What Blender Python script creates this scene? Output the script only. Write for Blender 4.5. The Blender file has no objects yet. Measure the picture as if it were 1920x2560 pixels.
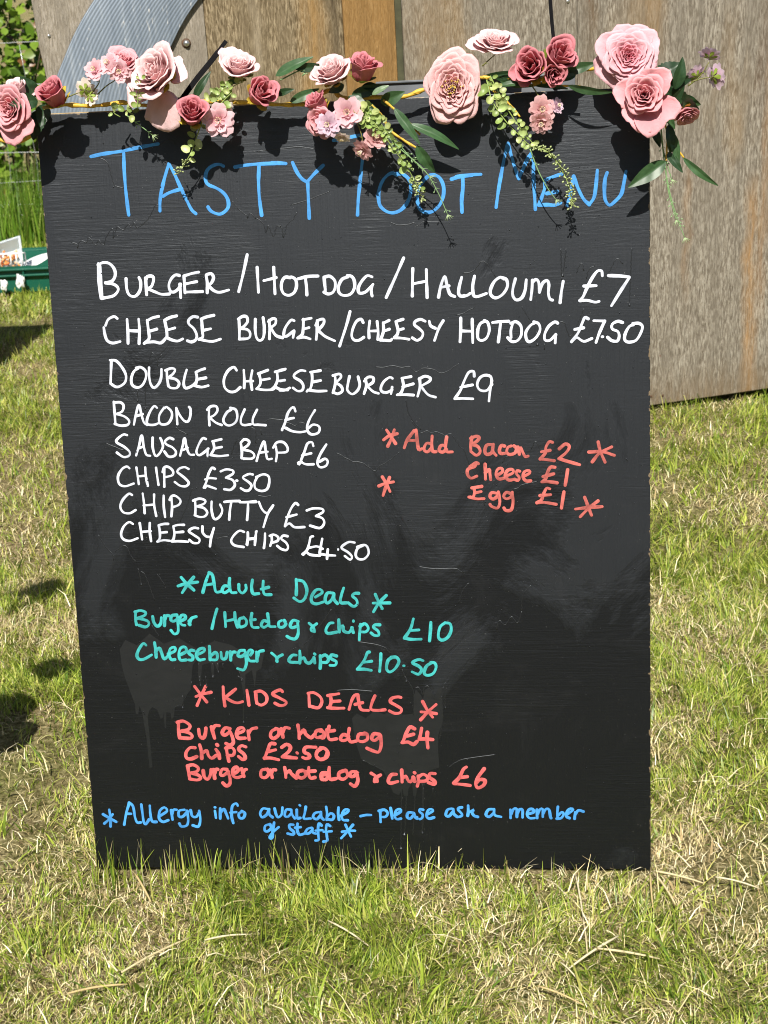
import bpy, bmesh, math, random
import numpy as np
from mathutils import Vector, Matrix, Euler
S = bpy.context.scene
COL = S.collection
R = math.radians

# ------------------------------------------------------------------ camera
cam_d = bpy.data.cameras.new('camera')
cam_o = bpy.data.objects.new('camera', cam_d); COL.objects.link(cam_o)
right = Vector((0.99549816, 0.07932432, -0.05187545))
upv = Vector((0.01943034, 0.36489643, 0.93084535))
fwd = Vector((-0.09276784, 0.92766279, -0.36171242))
m = Matrix((right, upv, -fwd)).transposed().to_4x4()
m.translation = Vector((0.25149213, -1.94858745, 1.37985099))
cam_o.matrix_world = m
cam_d.sensor_fit = 'VERTICAL'; cam_d.sensor_height = 36.0
cam_d.lens = 3600.0 / 2560.0 * 36.0
cam_d.clip_start = 0.05; cam_d.clip_end = 500
cam_d.dof.use_dof = True; cam_d.dof.focus_distance = 2.25; cam_d.dof.aperture_fstop = 13.0
S.camera = cam_o

# ------------------------------------------------------------------ light
SUN_DIR = Vector((-0.03, -0.839, 1.001)).normalized()      # towards the sun
el = math.asin(SUN_DIR.z)
w = bpy.data.worlds.new('World'); S.world = w; w.use_nodes = True
nt = w.node_tree
sky = nt.nodes.new('ShaderNodeTexSky'); sky.sky_type = 'NISHITA'; sky.sun_disc = False
sky.sun_elevation = el
sky.sun_rotation = math.atan2(SUN_DIR.x, SUN_DIR.y)
bg = nt.nodes['Background']; bg.inputs['Strength'].default_value = 0.055
nt.links.new(sky.outputs[0], bg.inputs['Color'])
sl = bpy.data.lights.new('sun', 'SUN'); sl.energy = 5.0; sl.angle = R(0.53); sl.color = (1.0, 0.95, 0.87)
so = bpy.data.objects.new('sun', sl); COL.objects.link(so)
so.rotation_euler = (-SUN_DIR).to_track_quat('-Z', 'Y').to_euler()
S.view_settings.view_transform = 'Standard'; S.view_settings.look = 'None'
S.view_settings.exposure = 0.6; S.view_settings.gamma = 1.0

S.render.engine = 'CYCLES'; S.cycles.filter_width = 1.05

# ------------------------------------------------------------------ helpers
def tag(o, label=None, cat=None, group=None, kind=None):
    if label: o['label'] = label
    if cat: o['category'] = cat
    if group: o['group'] = group
    if kind: o['kind'] = kind
    return o

def empty(name, loc, label, cat, group=None, rot=(0, 0, 0)):
    o = bpy.data.objects.new(name, None); COL.objects.link(o)
    o.location = loc; o.rotation_euler = rot; o.empty_display_size = 0.05
    return tag(o, label, cat, group)

def mesh_obj(name, verts, faces, mat, parent=None, cols=None, smooth=True, world=False):
    me = bpy.data.meshes.new(name)
    me.from_pydata([tuple(v) for v in verts], [], faces)
    if cols is not None:
        a = me.color_attributes.new('tint', 'FLOAT_COLOR', 'POINT')
        a.data.foreach_set('color', np.array([(c[0], c[1], c[2], 1.0) for c in cols], dtype=np.float32).ravel())
    if smooth: me.polygons.foreach_set('use_smooth', [True] * len(me.polygons))
    me.materials.append(mat)
    o = bpy.data.objects.new(name, me); COL.objects.link(o)
    if parent is not None:
        o.parent = parent
        if world: o.matrix_parent_inverse = world_of(parent).inverted()
    return o

def world_of(o):
    m = o.matrix_basis.copy()
    if o.parent: m = world_of(o.parent) @ o.matrix_parent_inverse @ m
    return m

class MB:
    """collects shapes into one mesh"""
    def __init__(s): s.v = []; s.f = []; s.c = []
    def add(s, v, f, c=None):
        n = len(s.v); s.v += [tuple(p) for p in v]; s.f += [tuple(i + n for i in q) for q in f]
        if c is not None: s.c += list(c)
    def box(s, lo, hi, M=None, bev=0.0):
        x0, y0, z0 = lo; x1, y1, z1 = hi
        if bev:
            bm = bmesh.new(); bmesh.ops.create_cube(bm, size=1.0)
            for q in bm.verts: q.co = Vector(((x0 + x1) / 2 + q.co.x * (x1 - x0), (y0 + y1) / 2 + q.co.y * (y1 - y0), (z0 + z1) / 2 + q.co.z * (z1 - z0)))
            bmesh.ops.bevel(bm, geom=bm.edges[:], offset=bev, segments=2, profile=0.5, affect='EDGES')
            bm.verts.index_update()
            v = [q.co.copy() for q in bm.verts]; f = [[q.index for q in fc.verts] for fc in bm.faces]; bm.free()
        else:
            v = [Vector(p) for p in ((x0, y0, z0), (x1, y0, z0), (x1, y1, z0), (x0, y1, z0), (x0, y0, z1), (x1, y0, z1), (x1, y1, z1), (x0, y1, z1))]
            f = [(0, 3, 2, 1), (4, 5, 6, 7), (0, 1, 5, 4), (1, 2, 6, 5), (2, 3, 7, 6), (3, 0, 4, 7)]
        if M is not None: v = [M @ p for p in v]
        s.add(v, f)
    def tube(s, pts, rad, n=6, cap=True, cols=None):
        pts = [Vector(p) for p in pts]
        if not isinstance(rad, (list, tuple)): rad = [rad] * len(pts)
        v = []; f = []; prev = None
        for i, p in enumerate(pts):
            t = (pts[min(i + 1, len(pts) - 1)] - pts[max(i - 1, 0)])
            t = t.normalized() if t.length > 1e-9 else Vector((0, 0, 1))
            if prev is None:
                a = t.orthogonal().normalized()
            else:
                a = (prev - t * prev.dot(t)); a = a.normalized() if a.length > 1e-6 else t.orthogonal().normalized()
            prev = a; b = t.cross(a)
            for k in range(n):
                an = 2 * math.pi * k / n
                v.append(p + (a * math.cos(an) + b * math.sin(an)) * rad[i])
        for i in range(len(pts) - 1):
            for k in range(n):
                f.append((i * n + k, i * n + (k + 1) % n, (i + 1) * n + (k + 1) % n, (i + 1) * n + k))
        if cap:
            f.append(tuple(range(n - 1, -1, -1))); f.append(tuple((len(pts) - 1) * n + k for k in range(n)))
        s.add(v, f, None if cols is None else [cols] * len(v))
    def build(s, name, mat, parent=None, smooth=True, world=False):
        return mesh_obj(name, s.v, s.f, mat, parent, s.c if s.c else None, smooth, world)

def spline(pts, step):
    """Catmull-Rom through pts (tuples), resampled at about step"""
    P = [np.array(p, float) for p in pts]
    if len(P) < 3:
        n = max(2, int(np.linalg.norm(P[-1] - P[0]) / step) + 1)
        return [P[0] + (P[-1] - P[0]) * t for t in np.linspace(0, 1, n)]
    P = [2 * P[0] - P[1]] + P + [2 * P[-1] - P[-2]]
    out = []
    for i in range(1, len(P) - 2):
        p0, p1, p2, p3 = P[i - 1:i + 3]
        n = max(2, int(np.linalg.norm(p2 - p1) / step) + 1)
        # centripetal-ish tangents
        m1 = (p2 - p0) * 0.5; m2 = (p3 - p1) * 0.5
        L = np.linalg.norm(p2 - p1)
        for mm in (m1, m2):
            l = np.linalg.norm(mm)
            if l > 1.4 * L: mm *= 1.4 * L / l
        for t in np.linspace(0, 1, n, endpoint=False):
            t2 = t * t; t3 = t2 * t
            out.append((2 * t3 - 3 * t2 + 1) * p1 + (t3 - 2 * t2 + t) * m1 + (-2 * t3 + 3 * t2) * p2 + (t3 - t2) * m2)
    out.append(P[-2])
    return out

# ------------------------------------------------------------------ materials
def mat(name):
    m = bpy.data.materials.new(name); m.use_nodes = True
    return m, m.node_tree, m.node_tree.nodes['Principled BSDF']
def N(nt, t, **k):
    n = nt.nodes.new(t)
    for a, b in k.items(): setattr(n, a, b)
    return n
def noise(nt, scale, detail=4, rough=0.6, vec=None, dist=0.0):
    n = N(nt, 'ShaderNodeTexNoise'); n.inputs['Scale'].default_value = scale; n.inputs['Detail'].default_value = detail
    n.inputs['Roughness'].default_value = rough; n.inputs['Distortion'].default_value = dist
    if vec is not None: nt.links.new(vec, n.inputs['Vector'])
    return n
def ramp(nt, fac, stops):
    r = N(nt, 'ShaderNodeValToRGB'); e = r.color_ramp.elements
    while len(e) < len(stops): e.new(0.5)
    for el_, (p, c) in zip(e, stops):
        el_.position = p; el_.color = (c[0], c[1], c[2], 1) if not isinstance(c, (int, float)) else (c, c, c, 1)
    nt.links.new(fac, r.inputs[0]); return r
def mixc(nt, fac, a, b, mode='MIX'):
    n = N(nt, 'ShaderNodeMix'); n.data_type = 'RGBA'; n.blend_type = mode
    for sock, val in ((n.inputs[0], fac), (n.inputs[6], a), (n.inputs[7], b)):
        if hasattr(val, 'is_output'): nt.links.new(val, sock)
        elif isinstance(val, (int, float)): sock.default_value = val
        else: sock.default_value = (val[0], val[1], val[2], 1)
    return n.outputs[2]
def mapping(nt, scale, coord='Object', rot=(0, 0, 0)):
    t = N(nt, 'ShaderNodeTexCoord'); mp = N(nt, 'ShaderNodeMapping'); mp.inputs['Scale'].default_value = scale
    mp.inputs['Rotation'].default_value = rot
    nt.links.new(t.outputs[coord], mp.inputs[0]); return mp.outputs[0]
def bump(nt, b, height, strength, dist, normal=None):
    n = N(nt, 'ShaderNodeBump'); n.inputs['Strength'].default_value = strength; n.inputs['Distance'].default_value = dist
    nt.links.new(height, n.inputs['Height'])
    if normal is not None: nt.links.new(normal, n.inputs['Normal'])
    nt.links.new(n.outputs[0], b.inputs['Normal']); return n.outputs[0]
def simple(name, col, rough=0.6, metal=0.0, var=0.12, scale=40.0, spec=0.5, bmp=0.0):
    m, nt, b = mat(name)
    n = noise(nt, scale, 5, 0.6, mapping(nt, (1, 1, 1)))
    c = ramp(nt, n.outputs[0], [(0.3, [x * (1 - var) for x in col]), (0.7, [min(1, x * (1 + var)) for x in col])])
    nt.links.new(c.outputs[0], b.inputs['Base Color'])
    b.inputs['Roughness'].default_value = rough; b.inputs['Metallic'].default_value = metal
    b.inputs['Specular IOR Level'].default_value = spec
    if bmp: bump(nt, b, n.outputs[0], bmp, 0.002)
    return m
def tinted(name, rough=0.6, sss=0.0, trans=0.0, var=0.1, scale=60.0, spec=0.4, sheen=0.0):
    """base colour from the mesh's own 'tint' attribute"""
    m, nt, b = mat(name)
    a = N(nt, 'ShaderNodeVertexColor', layer_name='tint')
    n = noise(nt, scale, 3, 0.6, mapping(nt, (1, 1, 1)))
    r = ramp(nt, n.outputs[0], [(0.3, 1 - var), (0.7, 1 + var)])
    c = mixc(nt, 1.0, a.outputs[0], r.outputs[0], 'MULTIPLY')
    nt.links.new(c, b.inputs['Base Color'])
    b.inputs['Roughness'].default_value = rough; b.inputs['Specular IOR Level'].default_value = spec
    if trans:
        tr = N(nt, 'ShaderNodeBsdfTranslucent'); nt.links.new(c, tr.inputs['Color'])
        mx = N(nt, 'ShaderNodeMixShader'); mx.inputs[0].default_value = trans
        nt.links.new(b.outputs[0], mx.inputs[1]); nt.links.new(tr.outputs[0], mx.inputs[2])
        nt.links.new(mx.outputs[0], nt.nodes['Material Output'].inputs['Surface'])
    return m
WRITING = [
 ('TITLE', 'blue', 5.36, "-371 1137 -353 1140 -323 1143 -299 1147 -268 1151;-321 1140 -322 1116 -322 1090 -321 1067 -320 1050;-254 1122 -262 1101 -268 1082 -271 1068 -272 1054;-254 1122 -247 1108 -239 1088 -231 1069 -224 1054 -218 1048;-266 1075 -256 1080 -237 1085;-172 1115 -178 1118 -186 1117 -194 1113 -199 1106 -200 1095 -196 1089 -185 1084 -175 1077 -169 1068 -168 1058 -172 1051 -181 1046 -190 1048 -196 1052 -199 1057;-155 1113 -140 1115 -120 1116 -91 1116;-119 1115 -121 1090 -121 1066 -119 1042;-100 1117 -89 1116 -79 1115;-69 1116 -63 1102 -56 1092 -48 1087;-24 1110 -36 1100 -48 1088;-48 1087 -48 1069 -48 1051 -48 1035;-7 1145 9 1147 27 1150 40 1151;35 1119 32 1100 29 1080 26 1059 24 1037;84 1092 78 1095 70 1092 62 1083 57 1070 56 1060 58 1049 66 1041 76 1038 87 1041 96 1049 102 1060 104 1073 101 1086 92 1093 84 1094;139 1090 131 1089 122 1081 115 1069 113 1056 116 1043 124 1037 135 1038 145 1046 151 1058 152 1073 147 1085 140 1090;164 1083 177 1086 194 1087;180 1086 180 1070 178 1053 178 1035;171 1086 181 1087 194 1088 207 1088;181 1085 180 1068 178 1051 178 1035;247 1130 242 1112 236 1085 231 1059 228 1040;247 1130 252 1111 257 1094 262 1080;262 1080 269 1095 275 1107 280 1114;280 1114 283 1102 283 1081 284 1061 285 1035;299 1076 310 1080 324 1084;299 1075 299 1065 295 1053 290 1041;302 1057 317 1059;290 1041 303 1041 313 1040 322 1043;341 1080 338 1065 335 1052 331 1039;341 1080 347 1063 355 1047 363 1039;363 1039 370 1049 373 1067 375 1087;389 1083 386 1074 385 1060 386 1045 392 1037 400 1042 409 1052 413 1068 416 1084"),
 ('LINE1', 'white', 4.74, "-372 980 -373 964 -373 946 -372 928;-370 976 -370 958 -370 931;-373 978 -365 981 -356 980 -349 973 -347 963 -352 954 -363 951;-363 951 -352 949 -345 944 -345 938 -353 931 -371 928;-331 956 -331 941 -328 932 -321 929 -315 932 -310 940 -309 951 -311 957;-301 956 -301 941 -301 931;-301 952 -298 958 -290 958 -289 952 -293 943 -300 940;-299 940 -288 935 -278 931 -266 931;-249 958 -255 959 -262 953 -266 944 -264 935 -258 934 -250 940 -248 945;-249 945 -249 925;-242 956 -242 943 -242 932;-242 957 -231 960 -219 962;-241 945 -230 947 -223 948;-241 933 -227 933 -215 933;-208 957 -207 944 -208 931;-207 958 -200 959 -197 953 -201 945 -207 942;-206 942 -198 934 -189 931 -175 934;-144 985 -152 956 -160 931;-130 966 -130 946 -130 929;-105 965 -105 946 -105 926;-121 946 -111 948 -102 950;-81 949 -88 950 -93 945 -95 935 -92 926 -84 923 -76 927 -72 936 -73 946 -79 950 -83 949;-69 947 -53 950 -39 950;-58 948 -57 935 -57 923;-30 948 -29 932 -29 927;-30 948 -21 949 -14 942 -14 932 -18 925 -25 923 -31 926;6 947 -3 944 -9 933 -8 924 -1 920 9 922 15 931 15 942 11 948 5 949;42 946 35 948 27 941 21 931 22 923 31 924 40 932 43 935;42 934 40 925 41 918;90 972 77 945 62 915;103 956 102 937 101 916;123 954 123 933 123 913;104 934 123 937;140 913 144 930 150 943 153 930 157 917 164 913;143 927 156 929;175 940 171 927 170 917 174 913 178 914;175 941 171 927 170 917 174 913 182 914 187 917;194 942 191 927 192 914 198 912 211 916;237 936 232 939 223 933 217 921 218 913 225 909 235 914 242 925 241 935 235 938;254 936 250 921 250 911 255 905 263 908 268 919 270 934;279 933 278 919 276 905;279 930 284 934 288 930 289 915;289 915 293 927 300 932 303 926 302 914 304 905 308 903;324 930 321 914 319 899;381 936 380 943 374 943 366 933 358 918 353 907 348 901;354 922 363 922 372 922;348 901 359 901 370 898 376 899;390 936 405 935 420 933;420 932 408 914 394 892"),
 ('LINE2', 'white', 4.49, "-349 897 -354 900 -363 896 -368 887;-371 884 -370 873 -367 864 -359 860 -347 862;-334 895 -334 877 -335 859;-316 895 -316 877 -318 858;-333 878 -317 877;-303 893 -302 876 -302 865 -310 858;-303 892 -295 896 -285 898;-301 876 -289 879;-309 859 -295 860 -284 858 -275 866;-276 892 -274 877 -274 866;-276 892 -267 896 -257 898;-273 877 -261 880;-275 866 -267 862 -258 860 -250 863;-225 895 -232 896 -239 891 -239 885 -232 878 -228 868 -230 861 -237 858 -243 860;-219 890 -219 874 -219 865 -225 861;-220 892 -211 895 -200 897;-217 875 -206 877;-224 862 -214 859 -203 858 -192 861;-162 890 -162 876 -163 860;-163 890 -156 894 -150 893 -149 886 -155 879 -161 876;-161 876 -150 874 -146 868 -149 861 -163 860;-137 889 -138 871 -136 860 -131 857 -126 862 -124 876 -125 891;-116 887 -116 872 -117 859;-117 885 -111 889 -106 888 -107 881 -114 876;-114 875 -107 864 -97 860;-78 885 -83 886 -92 875 -95 864 -91 862 -82 868 -79 870;-79 869 -81 860;-64 887 -65 873 -67 864 -74 859;-65 886 -52 888;-65 872 -56 874;-73 859 -64 860 -55 857;-43 884 -44 870 -46 856;-46 877 -42 884 -34 886 -33 881 -37 875 -43 870;-42 869 -32 860 -18 853;7 896 0 874 -11 845;26 879 23 884 16 881 10 870 8 859 12 853 19 853 26 857;36 881 34 868 34 856;47 880 48 865 47 853;36 866 47 866;56 878 56 865 51 852;56 877 65 881;56 865 65 868;52 852 66 851 68 853;75 879 78 866 76 859 72 855;75 879 86 882;78 866 86 868;72 855 83 854 94 852;119 878 112 881 104 878 103 873 110 867 115 861 113 854 106 850 99 854;125 878 127 871 134 867;146 878 139 867 132 849;172 881 171 863 170 846;172 881 172 863 170 846;189 879 189 861 189 844;172 862 188 861;207 875 201 872 197 863 197 850 203 847 210 851 214 862 212 873 207 876;219 873 231 874 243 874;231 873 229 858 227 844;249 871 246 861 246 850;246 871 254 873 261 866 261 853 255 845 247 844 241 850;281 870 275 867 268 857 269 846 274 843 283 849 289 860 287 869 280 872;315 869 311 871 302 865 296 854 296 845 303 844 312 852;312 853 311 840;360 874 355 876 351 868 345 854 335 841;340 859 353 861;336 842 343 847 353 841 365 845;368 871 384 870;384 870 377 855 371 839;380 847 381 847;410 867 403 869 395 865 395 858 403 854 405 847 402 840 394 841 388 846;426 863 420 861 414 851 413 842 418 838 429 840 436 850 439 860 434 865 425 865"),
 ('LINE3', 'white', 4.24, "-363 834 -365 815 -367 798;-365 834 -356 833 -348 824 -342 811 -344 800 -352 794 -359 793 -365 797;-322 820 -329 816 -334 805 -333 795 -325 791 -317 795 -311 806 -311 816 -318 822 -325 821;-305 821 -306 808 -304 795 -299 790 -291 797 -287 807 -286 818;-278 816 -278 804 -277 792;-280 816 -271 819 -265 817 -268 811 -276 805;-276 805 -265 802 -260 796 -264 789 -273 789 -277 792;-247 816 -251 805 -253 794 -250 788 -239 792 -232 799;-233 812 -232 804 -234 795 -237 793;-233 812 -226 815 -219 817;-232 801 -218 803;-237 792 -226 789 -215 791;-170 813 -174 818 -183 813 -190 801 -190 788 -183 781 -174 781 -166 787;-159 813 -159 798 -160 786;-146 812 -149 798 -148 783;-159 796 -146 796;-136 807 -134 796 -136 789 -141 784;-137 807 -122 812;-134 797 -120 799;-141 784 -128 782 -115 783 -111 790;-108 808 -108 797 -112 788 -117 783;-111 809 -96 812;-108 795 -97 796;-112 786 -104 782 -93 781;-104 811 -95 813;-104 795 -97 796;-105 781 -97 781 -90 784;-65 809 -72 810 -81 805 -82 800 -73 794 -69 787 -71 780 -78 779 -85 784;-55 807 -55 795 -58 783 -64 778;-57 807 -42 809;-55 792 -42 794;-62 780 -48 778 -34 778;-20 802 -20 789 -24 775;-23 801 -13 803 -11 798 -18 791;-19 790 -11 784 -10 777 -17 773 -24 776;2 799 -1 787 -2 778 5 772 13 777 17 786 15 798;26 794 27 784 23 772;24 791 30 797 38 796 37 789 29 784;29 783 37 775 45 772;67 794 63 796 54 790 49 781 50 775 57 773 66 777;66 781 64 771;82 793 83 782 79 772 73 769;81 794 95 796;82 781 98 785;74 769 86 769 98 768;108 793 108 780 104 766;107 792 116 796 124 793 122 788 109 781;110 780 120 768 131 764;190 794 189 801 182 800 175 788 169 774 160 761;169 778 187 781;160 761 171 761 187 760;216 781 208 772 198 773 194 781 198 791 206 795 214 793 216 787;216 787 213 771 211 756"),
 ('LINE4', 'white', 3.99, "-364 770 -364 754 -364 736;-364 769 -354 769 -349 764 -352 755 -362 751;-361 751 -349 747 -342 740 -345 734 -356 733 -365 736;-335 734 -331 749 -325 764 -322 749 -319 737 -314 733;-331 747 -320 750;-297 759 -301 762 -308 754 -314 741 -313 734 -303 733 -295 736;-286 759 -294 748 -295 737 -290 733 -281 735 -275 744 -275 753 -282 760 -285 758;-267 733 -267 746 -267 758;-267 758 -263 748 -256 738 -250 737 -246 745 -245 756 -247 759;-216 757 -217 744 -217 730;-219 754 -213 759 -205 759 -203 753 -208 746 -216 742;-216 742 -207 734 -198 730;-182 753 -189 749 -195 738 -192 731 -185 729 -176 734 -173 743 -175 753 -183 756;-161 753 -167 741 -168 732 -163 729 -153 730;-142 752 -149 739 -149 730 -142 729 -130 728;-83 748 -85 754 -89 753 -95 745 -99 733 -105 720;-105 720 -103 724 -98 722;-99 735 -92 737 -86 738;-99 723 -90 718 -78 716 -69 717;-53 749 -61 737 -66 725 -65 716 -59 712 -50 714 -47 720 -49 725 -57 727 -64 722"),
 ('LINE5', 'white', 3.99, "-347 718 -353 719 -363 712 -364 707 -353 700 -345 692 -346 686 -355 684 -365 691;-335 686 -329 702 -324 717 -322 700 -319 687 -313 685;-330 697 -322 700;-307 713 -308 698 -305 685 -299 687 -292 698 -293 707 -295 712;-275 710 -281 712 -288 707 -286 702 -277 697 -272 690 -275 684 -284 683 -290 691;-266 684 -261 699 -257 711 -255 697 -251 686 -244 685;-260 693 -253 696;-224 709 -229 710 -236 700 -240 689 -236 684 -227 689 -221 694;-222 694 -223 683;-213 705 -212 694 -218 684;-214 705 -200 708;-212 694 -200 696;-218 684 -205 682 -191 683;-170 702 -169 689 -170 678;-170 702 -164 707 -157 704 -159 698 -168 692;-167 691 -155 688 -150 682 -154 677 -167 677;-147 673 -142 687 -134 703 -132 688 -130 676 -123 676;-142 686 -129 687;-116 695 -115 683 -117 672;-120 693 -114 701 -104 701 -98 693 -100 686 -115 685;-58 694 -60 700 -67 698 -72 686 -77 675 -81 666 -83 669 -77 670;-76 680 -62 683;-77 669 -70 666 -59 666;-38 696 -48 681 -53 668 -49 661 -40 663 -37 670 -41 674 -49 670"),
 ('LINE6', 'white', 3.99, "-347 666 -351 669 -359 665 -366 654 -365 642 -356 638 -342 642;-336 667 -335 655 -334 641;-322 667 -322 653 -320 638;-335 653 -322 654;-305 666 -304 652 -303 639;-292 664 -293 651 -294 636;-295 659 -292 666 -286 667 -279 661 -280 654 -291 651;-254 663 -260 666 -268 664 -272 659 -268 655 -260 648 -255 641 -260 636 -269 637 -277 643;-213 662 -217 664 -223 655 -227 643 -232 633;-230 633 -227 636 -221 634 -213 631;-229 646 -222 648 -212 647;-204 658 -195 661 -185 659 -185 654 -196 648;-196 648 -186 644 -183 636 -190 629 -200 630;-180 643 -179 643;-154 652 -160 653 -169 649 -169 646 -162 641 -157 635 -161 628 -167 627 -174 631;-142 651 -147 648 -152 639 -151 630 -142 626 -133 629 -129 640 -130 649 -138 652 -149 648"),
 ('LINE7', 'white', 3.99, "-346 624 -351 626 -361 617 -366 606 -362 597 -352 595 -342 600;-329 626 -328 610 -328 595;-311 624 -312 607 -310 590;-329 607 -313 608;-296 622 -297 605 -296 588;-284 618 -284 603 -286 589;-287 615 -283 621 -277 621 -270 614 -273 607 -284 603;-247 615 -247 602 -248 592;-250 613 -240 616 -231 613 -233 608 -244 604;-244 604 -234 601 -229 594 -233 588 -241 587 -249 590;-221 611 -222 599 -220 586 -216 583 -209 588 -205 597 -208 606;-201 610 -191 611 -177 611;-190 610 -193 597 -195 582;-177 609 -166 609 -152 610;-164 608 -165 595 -167 581;-162 609 -151 609;-147 609 -143 598 -138 592 -134 591;-125 603 -134 590 -142 569;-86 603 -90 606 -97 598 -104 583 -108 570;-105 584 -89 588;-108 570 -101 574 -93 568 -78 568;-73 594 -63 597 -49 596 -48 591 -59 585;-59 585 -49 581 -47 573 -54 566 -69 570"),
 ('LINE8', 'white', 3.99, "-348 578 -354 581 -363 574 -368 562 -365 554 -355 551 -342 555;-337 579 -336 566 -335 553;-321 579 -322 566 -321 550;-336 565 -320 566;-307 575 -306 564 -307 554 -311 549;-307 575 -299 577 -292 577;-306 563 -295 564;-311 549 -301 551 -291 550;-284 573 -283 562 -285 553 -288 549;-284 573 -277 575 -267 575;-283 563 -269 564;-288 549 -275 549 -262 548;-245 569 -252 570 -260 565 -253 559 -244 552 -246 546 -254 546 -260 551;-238 572 -238 562 -233 556 -227 555;-220 569 -225 555 -228 540;-173 562 -180 564 -189 557 -194 548 -189 541 -175 538;-167 561 -167 552 -169 541;-154 562 -155 552 -157 541;-167 551 -155 552;-167 561 -168 551 -170 542;-153 563 -156 552 -157 541;-167 550 -156 551;-140 559 -141 547 -143 536;-130 556 -130 547 -133 539;-133 555 -127 557 -120 553 -121 547 -130 544;-105 554 -112 555 -115 550 -108 544 -105 537 -108 532 -116 534 -122 539;-65 553 -69 552 -72 541 -76 531 -83 525;-82 524 -77 528 -71 524 -56 522;-72 535 -60 537 -51 533;-51 549 -54 536 -56 526 -54 524;-55 525 -45 523 -32 522;-43 532 -44 526 -45 517;-27 532 -27 531;-1 542 -10 543 -20 537 -21 533 -12 527 -6 520 -9 515 -17 521;12 537 3 532 0 522 4 516 13 516 20 524 19 534 14 538 3 535"),
 ('ADD', 'red', 5.11, "55 716 62 705 68 695;67 716 62 703 56 691;50 701 59 707 71 710;81 688 86 700 97 714;100 715 101 699 103 685 108 686;86 699 101 699;124 705 123 692 124 682 129 681;123 693 115 694 111 685 116 681 123 687;146 703 144 691 145 681 154 680;144 690 137 690 134 683 139 680 145 684;184 702 182 688 182 680;182 700 190 703 195 701 192 696 184 691;184 691 193 687 196 679 190 674 182 680;213 690 206 689 203 680 206 675 213 677 215 685;216 690 215 680 220 673;233 687 228 688 225 681 227 676 233 676;243 687 238 685 236 678 240 674 248 676 251 683 247 687;253 685 255 674;254 680 257 684 261 675 264 670 268 671;305 691 300 692 295 684 294 675 286 666;288 677 301 679;287 666 295 665 307 663;315 681 324 688 330 684 325 675 314 666;314 666 329 661 345 656;373 690 376 676 383 659;393 682 375 673 364 660;359 675 379 675 397 669;189 661 187 657 177 653 176 645 181 639 190 642;193 661 189 663 180 657;203 660 203 650 203 637;203 647 209 652 210 645 211 636;222 643 229 648 228 653 222 652 219 644 223 637 231 638;237 642 245 646 244 651 237 650 233 642 238 635 247 636;255 648 251 649 250 644 254 639 252 634 247 636;261 640 270 645 269 649 262 647 260 639 264 633 271 633;308 653 301 653 296 643 294 636 288 631;290 639 306 643;288 631 298 631 311 629;327 649 325 636 323 625;185 624 186 617 183 609 177 610;182 624 197 626;186 616 196 618;179 610 188 607 200 607;219 615 212 616 209 610 214 606 221 611 222 617;222 616 224 601 220 592 211 595 209 598;241 614 234 616 230 610 234 606 241 609 243 616;243 615 244 601 241 589 233 588 230 592;300 620 295 621 290 612 287 603 280 599;285 610 301 611;280 599 293 599 309 596;321 615 319 603 317 590;352 606 357 592 362 578;372 600 358 589 345 576;338 588 356 590 378 591;46 644 52 633 57 621;57 643 51 629 46 615;40 630 51 634 63 636"),
 ('ADULT', 'teal', 5.11, "-277 491 -269 481 -258 470;-257 491 -267 480 -277 466;-283 477 -269 481 -251 483;-244 466 -238 484 -232 498;-232 498 -227 494 -225 479 -223 467 -215 467;-240 478 -225 480;-200 488 -201 479 -199 466 -191 465;-201 475 -209 476 -213 469 -209 465 -201 470;-186 478 -186 469 -181 464 -175 470 -175 477;-164 485 -166 473 -164 463 -155 463;-147 483 -148 471 -146 462 -136 461;-151 470 -139 473"),
 ('ADULT_DEALS', 'teal', 5.11, "-95 485 -95 474 -96 460;-95 484 -84 481 -79 468 -83 454 -91 449 -100 455;-66 456 -55 463 -58 468 -65 467 -72 457 -72 448 -65 445 -54 448;-38 462 -47 462 -51 452 -48 446 -41 451 -37 461;-37 461 -37 452 -32 445;-21 470 -25 459 -27 447 -18 446;2 461 -4 461 -8 457 -2 451 -1 444 -7 440 -15 446;28 459 33 446 38 436;45 457 33 445 24 431;24 445 38 445 50 445"),
 ('ADULT1', 'teal', 5.11, "-354 435 -355 425 -354 415;-355 436 -346 438 -338 435 -340 430 -352 425;-349 425 -336 421 -334 415 -340 411 -350 414;-327 428 -326 419 -321 412 -315 416 -313 426;-308 429 -308 421 -309 413;-307 424 -305 429 -301 429;-288 430 -296 429 -298 422 -293 420 -286 425;-287 427 -287 414 -288 402 -294 399 -299 405;-282 420 -275 424 -275 429 -281 429 -284 420 -281 414 -276 413;-269 420 -268 414;-269 415 -265 424 -257 427;-223 439 -228 425 -233 407;-211 433 -211 421 -211 410;-195 433 -195 421 -192 409;-210 419 -195 422;-182 424 -188 422 -190 413 -187 409 -179 412 -177 419 -181 425;-168 431 -170 419 -168 409 -159 408;-171 420 -163 421;-143 430 -142 419 -141 410 -132 409;-143 417 -150 419 -154 412 -150 408 -143 412;-121 419 -126 416 -126 409 -120 408 -115 413 -117 419;-95 417 -103 419 -108 411 -105 407 -98 409;-96 415 -96 398 -101 389 -109 390 -114 393;-78 414 -72 408 -70 402;-66 413 -74 407 -75 402 -70 400;-40 414 -46 413 -52 403 -49 397 -35 399;-31 419 -31 408 -31 399;-31 405 -25 409 -24 401 -16 398 -10 406;-11 406 -9 398;-8 417 -8 416;3 411 1 397 0 386;2 408 10 412 15 405 11 399 2 399;33 410 26 410 23 406 30 400 31 393 24 393 19 397;86 419 81 403 71 388;79 400 94 401;71 388 81 386 97 386;113 413 112 400 110 383;135 412 127 405 124 390 129 384 138 388 144 399 143 410 135 412"),
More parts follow.
